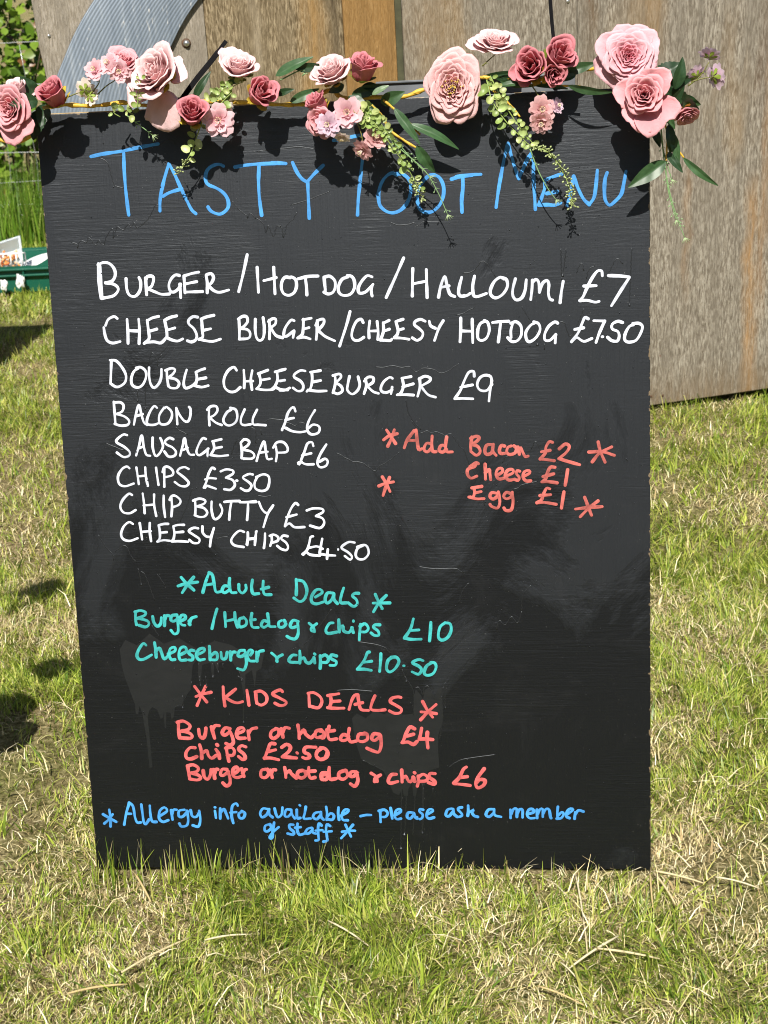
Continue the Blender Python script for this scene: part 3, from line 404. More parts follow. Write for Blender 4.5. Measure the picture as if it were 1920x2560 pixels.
def soil_mat():
    m, nt, b = mat('dry_thatch_and_soil')
    v = mapping(nt, (1, 1, 1))
    big = noise(nt, 2.2, 5, 0.6, v); fine = noise(nt, 90, 6, 0.75, v, 0.6)
    c1 = ramp(nt, fine.outputs[0], [(0.32, (0.04, 0.03, 0.015)), (0.48, (0.22, 0.17, 0.085)), (0.66, (0.52, 0.43, 0.25))])
    c2 = ramp(nt, fine.outputs[0], [(0.32, (0.03, 0.03, 0.009)), (0.48, (0.15, 0.145, 0.045)), (0.67, (0.42, 0.38, 0.17))])
    f = ramp(nt, big.outputs[0], [(0.42, 0), (0.6, 1)])
    nt.links.new(mixc(nt, f.outputs[0], c1.outputs[0], c2.outputs[0]), b.inputs['Base Color'])
    b.inputs['Roughness'].default_value = 0.95; b.inputs['Specular IOR Level'].default_value = 0.1
    bump(nt, b, fine.outputs[0], 1.0, 0.012)
    return m
n_g = 161
gx = np.concatenate([np.linspace(-60, -4, 20, endpoint=False), np.linspace(-4, 4, 120), np.linspace(4.5, 60, 20)])
gy = np.concatenate([np.linspace(-30, -2, 12, endpoint=False), np.linspace(-2, 8, 140), np.linspace(8.5, 90, 22)])
GX, GY = np.meshgrid(gx, gy)
def ground_z(x, y):
    return (fbm(x, y, 3.2, 3) - 0.5) * 0.022 - 0.011
GZ = ground_z(GX, GY)
nx = len(gx)
ground = mesh_obj('ground', np.stack([GX.ravel(), GY.ravel(), GZ.ravel()], 1),
                  [(j * nx + i, j * nx + i + 1, (j + 1) * nx + i + 1, (j + 1) * nx + i) for j in range(len(gy) - 1) for i in range(nx - 1)], soil_mat())
tag(ground, 'short sunlit field turf with dry thatch and bare soil showing between the blades', 'ground', kind='structure')

def blades(name, x, y, length, width, lean, cols, m, segs=3, z0=None, yaw=None):
    """a field of bent tapering blades as one mesh"""
    n = len(x); k = segs + 1
    z = ground_z(x, y) - 0.004 if z0 is None else z0
    yaw = rng.uniform(0, 2 * math.pi, n) if yaw is None else yaw
    face = yaw + math.pi / 2 + rng.normal(0, 0.5, n)
    a0 = np.clip(lean * rng.uniform(0.2, 0.8, n), 0, 1.5); a1 = np.clip(lean * rng.uniform(0.9, 1.7, n), 0, 2.2)
    V = np.zeros((n, k, 2, 3), np.float32)
    px = np.zeros(n); pz = np.zeros(n)
    for i in range(k):
        t = i / segs
        wd = width * (1 - t ** 1.6) * 0.5 + 0.00015
        cx = x + np.cos(yaw) * px; cy = y + np.sin(yaw) * px; cz = z + pz
        for s_, sg in ((0, -1), (1, 1)):
            V[:, i, s_, 0] = cx + np.cos(face) * wd * sg; V[:, i, s_, 1] = cy + np.sin(face) * wd * sg; V[:, i, s_, 2] = cz
        a = a0 + (a1 - a0) * t; st = length / segs
        px = px + np.sin(a) * st; pz = np.maximum(pz + np.cos(a) * st, 0.004)
    V = V.reshape(-1, 3)
    base = (np.arange(n) * k * 2)[:, None, None]
    q = np.array([[i * 2, i * 2 + 1, i * 2 + 3, i * 2 + 2] for i in range(segs)])[None]
    F = (base + q).reshape(-1, 4).astype(np.int32)
    me = bpy.data.meshes.new(name)
    me.vertices.add(len(V)); me.vertices.foreach_set('co', V.ravel())
    me.loops.add(F.size); me.loops.foreach_set('vertex_index', F.ravel())
    me.polygons.add(len(F)); me.polygons.foreach_set('loop_start', np.arange(0, F.size, 4, dtype=np.int32))
    me.polygons.foreach_set('loop_total', np.full(len(F), 4, np.int32)); me.polygons.foreach_set('use_smooth', np.ones(len(F), bool))
    me.update(calc_edges=True)
    at = me.color_attributes.new('tint', 'FLOAT_COLOR', 'POINT')
    cc = np.ones((n, k * 2, 4), np.float32); cc[:, :, :3] = cols[:, None, :]
    at.data.foreach_set('color', cc.ravel())
    me.materials.append(m)
    o = bpy.data.objects.new(name, me); COL.objects.link(o); return o

grass_m = tinted('grass_blade', rough=0.40, trans=0.42, var=0.2, scale=30, spec=0.5)
straw_m = tinted('dry_straw', rough=0.65, trans=0.15, var=0.12, scale=60, spec=0.3)
GREENS = np.array([(0.20, 0.29, 0.03), (0.31, 0.40, 0.05), (0.44, 0.50, 0.09), (0.56, 0.55, 0.15), (0.11, 0.19, 0.022), (0.34, 0.42, 0.055)])
STRAWS_C = np.array([(0.64, 0.55, 0.30), (0.52, 0.43, 0.22), (0.76, 0.68, 0.45), (0.36, 0.27, 0.13)])
def pick(pal, n, dark=1.0):
    c = pal[rng.integers(0, len(pal), n)]
    return c * rng.uniform(0.78, 1.36, (n, 1)) * dark
def clear_of_board(x, y):
    return ~((np.abs(x) < 0.452) & (y > -0.012) & (y < 0.03))
def region(n, x0, x1, y0, y1):
    x = rng.uniform(x0, x1, n); y = rng.uniform(y0, y1, n)
    k = clear_of_board(x, y)
    # not inside the timber shed
    s_ = (x + 0.934) * 0.3632 - (y - 1.789) * 0.9317      # signed distance in front of the panel
    k &= ~((s_ < -0.02) & (x > -0.86))
    return x[k], y[k]
def lawn(n, x0, x1, y0, y1, L, W, nm_g, nm_s, straw=0.40):
    x, y = region(n, x0, x1, y0, y1)
    p = fbm(x, y, 5.0, 11); q = fbm(x, y, 14.0, 23); bare = fbm(x, y, 4.0, 41)
    is_straw = rng.uniform(0, 1, len(x)) < np.clip(straw + (0.5 - p) * 0.9 + (0.5 - q) * 0.5 + 0.16 * ((x > 0.05) & (y < 0.1)), 0.08, 0.9)
    keep = rng.uniform(0, 1, len(x)) < np.clip(1.25 - np.maximum(0, bare - 0.60) * 3.8, 0.2, 1)
    g = ~is_straw & keep; s = is_straw & keep
    lg = L * (0.55 + 0.9 * rng.uniform(0, 1, g.sum()) ** 1.6) * (0.65 + 0.7 * q[g])
    tall = rng.uniform(0, 1, g.sum()) < 0.06; lg[tall] *= 1.55
    # tufts lean together
    yaw = 6.28 * fbm(x[g], y[g], 22.0, 5) * 1.5 + rng.normal(0, 0.9, g.sum())
    a = blades(nm_g, x[g], y[g], lg, W * rng.uniform(0.5, 1.15, g.sum()) * np.where(rng.uniform(0, 1, g.sum()) < 0.10, 1.7, 1.0), np.clip(rng.normal(1.05, 0.42, g.sum()), 0.05, 1.55), pick(GREENS, g.sum()), grass_m, yaw=yaw)
    tag(a, None, None, kind='stuff')
    b = blades(nm_s, x[s], y[s], L * rng.uniform(0.3, 0.95, s.sum()), W * rng.uniform(0.4, 0.9, s.sum()), np.clip(rng.normal(1.35, 0.3, s.sum()), 0.3, 1.6), pick(STRAWS_C, s.sum()), straw_m, segs=2)
    tag(b, None, None, kind='stuff')
    return a, b
a, b = lawn(290000, -1.15, 1.35, -0.72, 1.28, 0.033, 0.0022, 'grass', 'dead_grass')
tag(a, 'short yellow green grass growing thickly round the foot of the black board', 'grass')
tag(b, 'bleached dead grass lying flat among the green blades round the board', 'dead grass')
a, b = lawn(150000, -2.6, 1.9, 1.28, 4.0, 0.042, 0.0030, 'grass', 'dead_grass', 0.38)
tag(a, 'short green grass behind the board running back to the shed and crate', 'grass')
tag(b, 'dry yellow grass patches on the lawn between board and green crate', 'dead grass')
a, b = lawn(80000, -4.2, -0.6, 4.0, 6.4, 0.055, 0.006, 'grass', 'dead_grass', 0.35)
tag(a, 'bright grass around and behind the green crate', 'grass')
tag(b, 'pale dry stems in the lawn around the green crate', 'dead grass')
a, b = lawn(42000, -3.6, 3.2, -2.2, 3.2, 0.045, 0.006, 'grass', 'dead_grass', 0.4)
tag(a, 'thin scatter of longer grass blades over the whole lawn', 'grass')
tag(b, 'thin scatter of dry blades over the whole lawn', 'dead grass')
# taller blades standing against the bottom edge of the board
n_ = 260
x = rng.uniform(-0.47, 0.46, n_); y = -0.012 - np.abs(rng.normal(0, 0.022, n_))
x[:150] = rng.uniform(-0.47, 0.1, 150)
a = blades('grass_fringe', x, y, rng.uniform(0.045, 0.085, n_) * (1 - 0.35 * (x > 0.1)), rng.uniform(0.0018, 0.0034, n_), np.clip(rng.normal(0.25, 0.2, n_), 0.02, 0.9),
           np.where(rng.uniform(0, 1, (n_, 1)) < 0.72, pick(GREENS, n_), pick(STRAWS_C, n_)), grass_m)
tag(a, 'taller grass tufts standing up in front of the bottom edge of the menu board', 'grass', kind='stuff')
# small flat clippings
n_ = 5200
x, y = region(n_, -1.1, 1.3, -0.72, 1.2)
k_ = rng.uniform(0, 1, len(x)) < 0.35 + 0.65 * (x > 0.15)
x = x[k_]; y = y[k_]; n_ = len(x)
a = blades('straw_litter', x, y, rng.uniform(0.015, 0.065, n_), rng.uniform(0.0010, 0.0026, n_), np.full(n_, 1.62), pick(STRAWS_C[:3], n_), straw_m, segs=2, z0=ground_z(x, y) + rng.uniform(0.006, 0.022, n_))
tag(a, 'short broken bits of pale straw littered over the turf', 'straw', kind='stuff')
# long stalks one can tell apart
def straw_stalk(p, q, wmm, i):
    p = Vector((p[0], p[1], ground_z(np.array([p[0]]), np.array([p[1]]))[0] + 0.026)); q = Vector((q[0], q[1], ground_z(np.array([q[0]]), np.array([q[1]]))[0] + 0.017))
    random.seed(i); mb = MB(); side = (q - p).cross(Vector((0, 0, 1))).normalized()
    k = random.uniform(-0.014, 0.014) * (q - p).length
    pts = [p.lerp(q, t) + side * k * math.sin(t * math.pi) + Vector((0, 0, 0.003 * math.sin(t * math.pi))) for t in (0, .2, .4, .6, .8, 1)]
    c = random.choice([(0.60, 0.50, 0.29), (0.55, 0.42, 0.20), (0.66, 0.58, 0.38)])
    pts = [a_ - p for a_ in pts]
    mb.tube(pts, [wmm / 2000 * f for f in (0.8, 1, 1, 0.95, 0.85, 0.6)], 6, cols=c)
    o = mb.build('straw_stalk', straw_m); o.location = p; o.scale = (1, 1, 1)
    return o
STRAW_LABELS = ['pale straw stalk pointing straight down from the right bottom corner of the board', 'straw stalk slanting down and right from the bottom right corner of the board',
 'straw stalk pointing right, almost level, from the bottom right corner of the board', 'straight upright straw stalk against the bottom edge of the board, right of centre',
 'thin straw stalk continuing downward below the upright one under the board', 'tan straw stalk slanting up to the right in the lower right turf', 'whitish straw stalk lying level in the turf below the right half of the board',
 'long pale straw stalk slanting up to the right in the lower left turf', 'curved yellow straw stalk lowest at the left in the turf', 'orange tinted straw stalk lowest in the right part of the turf',
 'short straw stalk under the left end of the board beside tall grass', 'whitish crooked straw stalk left of centre in the lower turf', 'straw stalk lying level near the right edge of the picture',
 'straw stalk slanting down right just below the middle of the board', 'short straw stalk steeply slanting in the lower right turf']
for i, (p, q, w_) in enumerate(STRAWS):
    tag(straw_stalk(p, q, w_, i), STRAW_LABELS[i], 'straw', 'loose straw stalks on the turf')

# tall grass along the fence and the hedge behind
n_ = 9000
x = rng.uniform(-5, 0.4, n_); y = rng.normal(5.95, 0.22, n_)
GR2 = np.array([(0.12, 0.24, 0.02), (0.19, 0.32, 0.035), (0.08, 0.17, 0.015), (0.28, 0.36, 0.07)])
a = blades('tall_grass', x, y, rng.uniform(0.16, 0.50, n_), rng.uniform(0.004, 0.009, n_), np.clip(rng.normal(0.28, 0.22, n_), 0.02, 1.1), pick(GR2, n_), grass_m, segs=4)
tag(a, 'long bright green grass growing along the wire fence below the hedge', 'grass', kind='stuff')

leaf_m = tinted('hedge_leaf', rough=0.38, trans=0.3, var=0.15, scale=12, spec=0.5)
bark_m = simple('bramble_stem', (0.09, 0.06, 0.035), 0.8)
def hedge():
    root = empty('bramble_hedge', (-1.9, 7.0, 0), 'tall leafy bramble and ivy hedge in sun and deep shade behind the wire fence', 'hedge')
    n = 26000
    x = rng.uniform(-3.4, 2.6, n); z = rng.uniform(0.05, 2.3, n)
    y = -0.45 + 0.9 * rng.uniform(0, 1, n) ** 1.8 + 0.16 * (fbm(x, z, 4.5, 9) - 0.5) * 2.2
    k = fbm(x * 1.0, z + y, 6.0, 77) > 0.36
    x, y, z = x[k], y[k], z[k]; n = len(x)
    sz = rng.uniform(0.016, 0.042, n)
    # leaf template: folded, pointed
    T = np.array([(0, -1, 0), (0.62, -0.55, 0.16), (0.78, 0.1, 0.2), (0.42, 0.7, 0.1), (0, 1.15, -0.1), (-0.42, 0.7, 0.1), (-0.78, 0.1, 0.2), (-0.62, -0.55, 0.16)])
    a = rng.uniform(0, 6.28, n); tilt = rng.normal(0.9, 0.45, n); yw = rng.normal(0, 0.8, n)
    ca, sa = np.cos(a), np.sin(a); ct, st = np.cos(tilt), np.sin(tilt); cy, sy = np.cos(yw), np.sin(yw)
    V = np.zeros((n, 8, 3), np.float32)
    for i, (tx, ty, tz) in enumerate(T):
        ux = tx * ca - ty * sa; uy = tx * sa + ty * ca; uz = np.full(n, tz)
        vy = uy * ct - uz * st; vz = uy * st + uz * ct       # tilt towards the viewer
        vx = ux * cy - vy * sy; vy2 = ux * sy + vy * cy
        V[:, i, 0] = x + vx * sz; V[:, i, 1] = y + vy2 * sz; V[:, i, 2] = z + vz * sz
    F = (np.arange(n)[:, None, None] * 8 + np.array([[0, 1, 2, 3], [0, 3, 4, 5], [0, 5, 6, 7]])[None]).reshape(-1, 4).astype(np.int32)
    me = bpy.data.meshes.new('foliage'); V = V.reshape(-1, 3)
    me.vertices.add(len(V)); me.vertices.foreach_set('co', V.ravel())
    me.loops.add(F.size); me.loops.foreach_set('vertex_index', F.ravel())
    me.polygons.add(len(F)); me.polygons.foreach_set('loop_start', np.arange(0, F.size, 4, dtype=np.int32)); me.polygons.foreach_set('loop_total', np.full(len(F), 4, np.int32))
    me.update(calc_edges=True)
    pal = np.array([(0.10, 0.19, 0.015), (0.16, 0.26, 0.025), (0.22, 0.32, 0.04), (0.06, 0.12, 0.012), (0.20, 0.09, 0.03)])
    c = pal[rng.choice(5, n, p=[.3, .3, .2, .13, .07])] * rng.uniform(.75, 1.25, (n, 1))
    at = me.color_attributes.new('tint', 'FLOAT_COLOR', 'POINT'); cc = np.ones((n, 8, 4), np.float32); cc[:, :, :3] = c[:, None, :]
    at.data.foreach_set('color', cc.ravel()); me.materials.append(leaf_m)
    o = bpy.data.objects.new('foliage', me); COL.objects.link(o); o.parent = root
    mb = MB(); random.seed(4)
    for i in range(150):
        x0 = random.uniform(-3.4, 2.6); y0 = random.uniform(-0.2, 0.35); L = random.uniform(0.6, 2.2); lx = random.uniform(-0.5, 0.5); ly = random.uniform(-0.35, 0.1)
        mb.tube([(x0 + lx * t * t, y0 + ly * t, L * t) for t in (0, .25, .5, .75, 1)], [0.008, 0.007, 0.006, 0.004, 0.002], 5)
    mb.build('stems', bark_m, root)
    # bare soil bank under and behind the leaves
hedge()

wire_m = simple('galvanised_wire', (0.62, 0.64, 0.64), 0.35, 0.7)
post_m = simple('weathered_post', (0.28, 0.24, 0.19), 0.85, 0, 0.25, 30)
def fence():
    root = empty('wire_fence', (-2.4, 6.0, 0), 'thin galvanised stock netting fence in front of the hedge', 'fence')
    mb = MB(); random.seed(3)
    for z in (0.10, 0.17, 0.30, 0.45, 0.62, 0.82, 1.02):
        pts = []
        for i in range(61):
            x = -2.4 + i * 0.1
            pts.append((x, 0.012 * math.sin(x * 3.1 + z * 9), z + 0.012 * math.sin(x * 2.3 + z * 20)))
        mb.tube(pts, 0.0017, 5)
    for i in range(40):
        x = -2.4 + i * 0.15 + 0.03
        mb.tube([(x + 0.008 * math.sin(k * 2.1 + i), 0.012 * math.sin(x * 3.1), 0.09 + k * 0.155) for k in range(7)], 0.0013, 5)
    mb.build('netting', wire_m, root)
    for x in (-2.1, 0.6, 3.3):
        p = MB(); p.tube([(x, 0.04, -0.2), (x, 0.04, 1.2), (x, 0.04, 1.22)], [0.045, 0.043, 0.036], 12)
        p.build('post', post_m, root)
fence()

# unseen trees added behind the viewer so the satin paint mirrors something dark
def added_tree_belt():
    n = 26000
    x = rng.uniform(-26, 26, n); d = rng.uniform(0, 1, n); z = 9.5 * rng.uniform(0, 1, n) ** 0.9
    z *= 0.80 + 0.20 * np.sin(x * 0.9) * np.sin(x * 0.37 + 1); y = -16.5 + 4.0 * d + 0.6 * np.sin(x * 1.3 + z)
    s = rng.uniform(0.10, 0.26, n); a = rng.uniform(0, 6.28, n); e = rng.normal(0.4, 0.6, n)
    ux = np.stack([np.cos(a), np.sin(a), np.zeros(n)], 1); uy = np.stack([-np.sin(a) * np.sin(e), np.cos(a) * np.sin(e), np.cos(e)], 1)
    c = np.stack([x, y, z + 0.1], 1); s_ = s[:, None]
    V = np.stack([c - ux * s_ * 0.6, c + uy * s_ * -1.0, c + ux * s_ * 0.6, c + uy * s_ * 1.1], 1).reshape(-1, 3).astype(np.float32)
    F = np.arange(4 * n, dtype=np.int32)
    me = bpy.data.meshes.new('added_tree_belt')
    me.vertices.add(len(V)); me.vertices.foreach_set('co', V.ravel()); me.loops.add(len(F)); me.loops.foreach_set('vertex_index', F)
    me.polygons.add(n); me.polygons.foreach_set('loop_start', np.arange(0, 4 * n, 4, dtype=np.int32)); me.polygons.foreach_set('loop_total', np.full(n, 4, np.int32)); me.update(calc_edges=True)
    pal = np.array([(0.05, 0.09, 0.02), (0.07, 0.11, 0.025), (0.035, 0.065, 0.015)]); cc = np.ones((n, 4, 4), np.float32); cc[:, :, :3] = pal[rng.integers(0, 3, n)][:, None, :]
    at = me.color_attributes.new('tint', 'FLOAT_COLOR', 'POINT'); at.data.foreach_set('color', cc.ravel()); me.materials.append(belt_m)
    o = bpy.data.objects.new('added_tree_belt', me); COL.objects.link(o)
    tag(o, 'dense dark belt of trees along the far side of the field behind the viewer', 'trees', kind='stuff')
belt_m = tinted('added_belt_leaf', rough=0.6, trans=0.15, var=0.2, scale=2)
added_tree_belt()

# ------------------------------------------------------------------ timber shed with the curved metal strip
def ply_mat(name, lo, mid, hi, streak=(0.30, 0.16, 0.05), streak_amt=0.5, dark=0.35, seed=0.0, stains=(), flecks=0.0):
    m, nt, b = mat(name)
    t = N(nt, 'ShaderNodeTexCoord')
    def mp(sc, off=(0, 0, 0)):
        q = N(nt, 'ShaderNodeMapping'); q.inputs['Scale'].default_value = sc; q.inputs['Location'].default_value = (off[0] + seed, off[1], off[2] + seed)
        nt.links.new(t.outputs['Object'], q.inputs[0]); return q.outputs[0]
    g1 = noise(nt, 1.0, 6, 0.65, mp((230, 230, 38)), 0.5)       # flecked veneer grain
    g2 = noise(nt, 1.0, 5, 0.6, mp((22, 22, 1.6)), 0.8)       # long streaks
    g3 = noise(nt, 1.0, 4, 0.55, mp((5, 5, 0.7), (3, 0, 1)), 0.5)   # weather stains
    c = ramp(nt, g1.outputs[0], [(0.40, lo), (0.5, mid), (0.60, hi)])
    s = ramp(nt, g2.outputs[0], [(0.40, 0), (0.72, 1)])
    c2 = mixc(nt, s.outputs[0], c.outputs[0], [x * 0.72 for x in mid])
    f = ramp(nt, g3.outputs[0], [(0.56, 0), (0.72, streak_amt)])
    c3 = mixc(nt, f.outputs[0], c2, streak)
    dk = ramp(nt, noise(nt, 1.0, 5, 0.7, mp((14, 14, 2.2), (9, 0, 4)), 0.5).outputs[0], [(0.62, 0), (0.8, dark)])
    c4 = mixc(nt, dk.outputs[0], c3, (0.05, 0.035, 0.02))
    sx = N(nt, 'ShaderNodeSeparateXYZ'); nt.links.new(t.outputs['Object'], sx.inputs[0])
    wob = noise(nt, 1.0, 3, 0.5, mp((0.01, 0.01, 3.0), (1, 2, 6))); rag = noise(nt, 1.0, 5, 0.7, mp((70, 70, 8), (4, 0, 2)), 0.5)
    def mth(op, a_, b_, c_=None, cl=False):
        q = N(nt, 'ShaderNodeMath', operation=op, use_clamp=cl)
        for k, val in enumerate((a_, b_, c_)):
            if val is None: continue
            if hasattr(val, 'is_output'): nt.links.new(val, q.inputs[k])
            else: q.inputs[k].default_value = val
        return q.outputs[0]
    for (x0, za, zb, wd, col, amt) in stains:                 # weather stains that run down the sheet
        dx = mth('ABSOLUTE', mth('ADD', mth('SUBTRACT', sx.outputs[0], x0), mth('MULTIPLY', mth('SUBTRACT', wob.outputs[0], 0.5), 0.12)), 0)
        mx_ = mth('SUBTRACT', 1.0, mth('DIVIDE', dx, wd), cl=True)
        mz = mth('MULTIPLY', mth('MULTIPLY', mth('SUBTRACT', sx.outputs[2], za), 8.0, cl=True), mth('MULTIPLY', mth('SUBTRACT', zb, sx.outputs[2]), 8.0, cl=True))
        fac = mth('MULTIPLY', mth('MULTIPLY', mx_, mz), mth('MULTIPLY', mth('SUBTRACT', rag.outputs[0], 0.25), 2.2 * amt, cl=True), cl=True)
        c4 = mixc(nt, fac, c4, col)
    dirt = mth('MULTIPLY', mth('MULTIPLY', mth('SUBTRACT', 0.15, sx.outputs[2]), 7.0, cl=True), mth('MULTIPLY', mth('SUBTRACT', rag.outputs[0], 0.30), 2.6, cl=True), cl=True)
    c4 = mixc(nt, dirt, c4, (0.17, 0.115, 0.06))
    if flecks:
        fl = ramp(nt, noise(nt, 1.0, 3, 0.7, mp((38, 38, 15), (8, 0, 3)), 0.3).outputs[0], [(0.70, 0), (0.74, flecks)])
        c4 = mixc(nt, fl.outputs[0], c4, (0.16, 0.045, 0.025))
    nt.links.new(c4, b.inputs['Base Color']); b.inputs['Roughness'].default_value = 0.82; b.inputs['Specular IOR Level'].default_value = 0.25
    add = N(nt, 'ShaderNodeMath', operation='ADD'); nt.links.new(g1.outputs[0], add.inputs[0]); nt.links.new(g2.outputs[0], add.inputs[1])
    bump(nt, b, add.outputs[0], 0.9, 0.005)
    return m
ply_grey = ply_mat('weathered_plywood', (0.135, 0.112, 0.082), (0.245, 0.212, 0.162), (0.37, 0.335, 0.272), (0.30, 0.19, 0.08), 0.45, 0.3, 0.0)
ply_wide = ply_mat('weathered_plywood_with_rust', (0.13, 0.108, 0.08), (0.25, 0.217, 0.168), (0.385, 0.35, 0.287), (0.30, 0.19, 0.08), 0.45, 0.3, 2.0,
    [(2.05, -0.3, 0.72, 0.035, (0.38, 0.20, 0.06), 0.9), (2.09, 0.2, 1.3, 0.02, (0.30, 0.15, 0.05), 0.6), (1.505, 0.95, 2.2, 0.035, (0.12, 0.07, 0.03), 0.8), (1.70, 0.9, 2.2, 0.05, (0.28, 0.17, 0.07), 0.7), (1.83, 0.3, 0.8, 0.02, (0.30, 0.16, 0.06), 0.5), (2.06, 0.85, 1.25, 0.03, (0.10, 0.055, 0.03), 0.7)], 0.75)
ply_brown = ply_mat('streaked_plywood', (0.095, 0.068, 0.033), (0.235, 0.18, 0.105), (0.42, 0.34, 0.215), (0.30, 0.18, 0.065), 0.7, 0.6, 5.0,
    [(0.765, 0.9, 2.2, 0.03, (0.05, 0.035, 0.018), 1.0), (0.70, 0.9, 2.2, 0.05, (0.36, 0.21, 0.07), 0.9), (0.55, 1.0, 2.2, 0.02, (0.45, 0.38, 0.27), 0.6)])
ply_new = ply_mat('fresh_brown_plywood', (0.25, 0.14, 0.045), (0.295, 0.17, 0.058), (0.34, 0.205, 0.08), (0.22, 0.11, 0.035), 0.6, 0.5, 11.0)
ply_pale = ply_mat('smooth_grey_plywood', (0.245, 0.21, 0.16), (0.32, 0.28, 0.22), (0.39, 0.345, 0.285), (0.24, 0.17, 0.10), 0.3, 0.12, 17.0, [(0.032, 1.05, 1.22, 0.008, (0.12, 0.10, 0.08), 0.8)])
dark_wood = simple('dark_olive_wood', (0.06, 0.06, 0.03), 0.9, 0, 0.4, 25)
screw_m = simple('zinc_screw', (0.6, 0.6, 0.6), 0.3, 0.9)
rust_m = simple('rusty_washer', (0.10, 0.055, 0.03), 0.8, 0.2, 0.4, 120)
felt_m = simple('roof_felt', (0.05, 0.05, 0.05), 0.95, 0, 0.3, 60)
def galv_mat():
    m, nt, b = mat('galvanised_steel')
    v = mapping(nt, (60, 60, 5)); n1 = noise(nt, 1.0, 6, 0.7, v, 0.3)
    n2 = noise(nt, 6.0, 4, 0.6, mapping(nt, (1, 1, 1)))
    n3 = noise(nt, 140.0, 2, 0.5, mapping(nt, (1, 1, 0.25)))
    c = ramp(nt, n1.outputs[0], [(0.3, (0.17, 0.21, 0.26)), (0.55, (0.23, 0.275, 0.33)), (0.75, (0.34, 0.385, 0.43))])
    c2 = mixc(nt, ramp(nt, n3.outputs[0], [(0.66, 0), (0.74, 0.8)]).outputs[0], c.outputs[0], (0.55, 0.56, 0.56))
    c3 = mixc(nt, ramp(nt, n2.outputs[0], [(0.6, 0), (0.8, 0.35)]).outputs[0], c2, (0.22, 0.18, 0.13))
    nt.links.new(c3, b.inputs['Base Color']); b.inputs['Metallic'].default_value = 0.35; b.inputs['Roughness'].default_value = 0.55
    bump(nt, b, n1.outputs[0], 0.2, 0.001)
    return m
galv = galv_mat()
dull_steel = simple('dull_grey_steel', (0.105, 0.115, 0.125), 0.6, 0.3, 0.3, 18)

WALL_ANG = math.atan2(0.36318321, 0.93171775)
shed = empty('timber_shed', (-0.9338, 1.78876, 0), 'weathered plywood shed front with a curved corrugated metal strip behind the board', 'shed', rot=(0, 0, WALL_ANG))
# local frame: x along the front, -y towards the viewer, z up
def panel(x0, x1, z0, z1, m_, y0=0.0, th=0.018, name='panel'):
    mb = MB(); mb.box((x0, y0, z0), (x1, y0 + th, z1), bev=0.0015); return mb.build(name, m_, shed, smooth=False)
mb = MB(); q = [(0.075, 0.025), (0.4285, 0.025), (0.4285, 2.05), (-0.035, 2.05), (-0.001, 1.315), (0.0035, 1.20), (0.014, 1.10)]
mb.add([(x, 0.0, z) for x, z in q] + [(x, 0.018, z) for x, z in q], [tuple(range(7)), tuple(range(13, 6, -1))] + [(k, k + 7, (k + 1) % 7 + 7, (k + 1) % 7) for k in range(7)])
tag(mb.build('panel', ply_pale, shed, False), 'smooth grey plywood panel with a slanting left edge')
tag(panel(0.4305, 0.800, 0.025, 2.05, ply_brown), 'dark streaky brown plywood panel')
tag(panel(0.801, 0.9445, 0.025, 2.05, ply_new, -0.004), 'fresh orange brown plywood strip')
tag(panel(0.946, 0.966, 0.025, 2.05, dark_wood, 0.004), 'dark strip filling the gap between two panels')  # strip coloured dark in place of the open gap between panels
tag(panel(0.967, 1.476, 0.022, 2.05, ply_grey), 'grey plywood panel with fine grain')
tag(panel(1.4775, 2.72, 0.020, 2.05, ply_wide, -0.003), 'wide grey plywood panel with rusty streaks')
panel(0.1, 2.72, 0.005, 0.10, dark_wood, 0.03, 0.06, 'sill_beam')
def skew_wall(x0, dx):                     # side wall running straight back from the front
    mb = MB(); q = [(x0, 0.0185), (x0 + 0.018, 0.0185), (x0 + dx + 0.018, 2.2), (x0 + dx, 2.2)]
    mb.add([(x, y, 0.03) for x, y in q] + [(x, y, 2.0) for x, y in q], [(0, 3, 2, 1), (4, 5, 6, 7), (0, 1, 5, 4), (1, 2, 6, 5), (2, 3, 7, 6), (3, 0, 4, 7)])
    mb.build('side_wall', ply_grey, shed, False)
skew_wall(0.08, 0.62); skew_wall(2.69, 0.62)
mb = MB(); mb.box((0.64, 2.202, 0.025), (3.33, 2.22, 1.9)); mb.build('back_wall', ply_grey, shed, False)
mb = MB(); q = [(-0.04, -0.10), (2.76, -0.10), (3.40, 2.3), (0.60, 2.3)]
mb.add([(x, y, 2.06 - 0.04 * y) for x, y in q] + [(x, y, 2.09 - 0.04 * y) for x, y in q], [(0, 3, 2, 1), (4, 5, 6, 7), (0, 1, 5, 4), (1, 2, 6, 5), (2, 3, 7, 6), (3, 0, 4, 7)]); mb.build('roof', felt_m, shed, False)
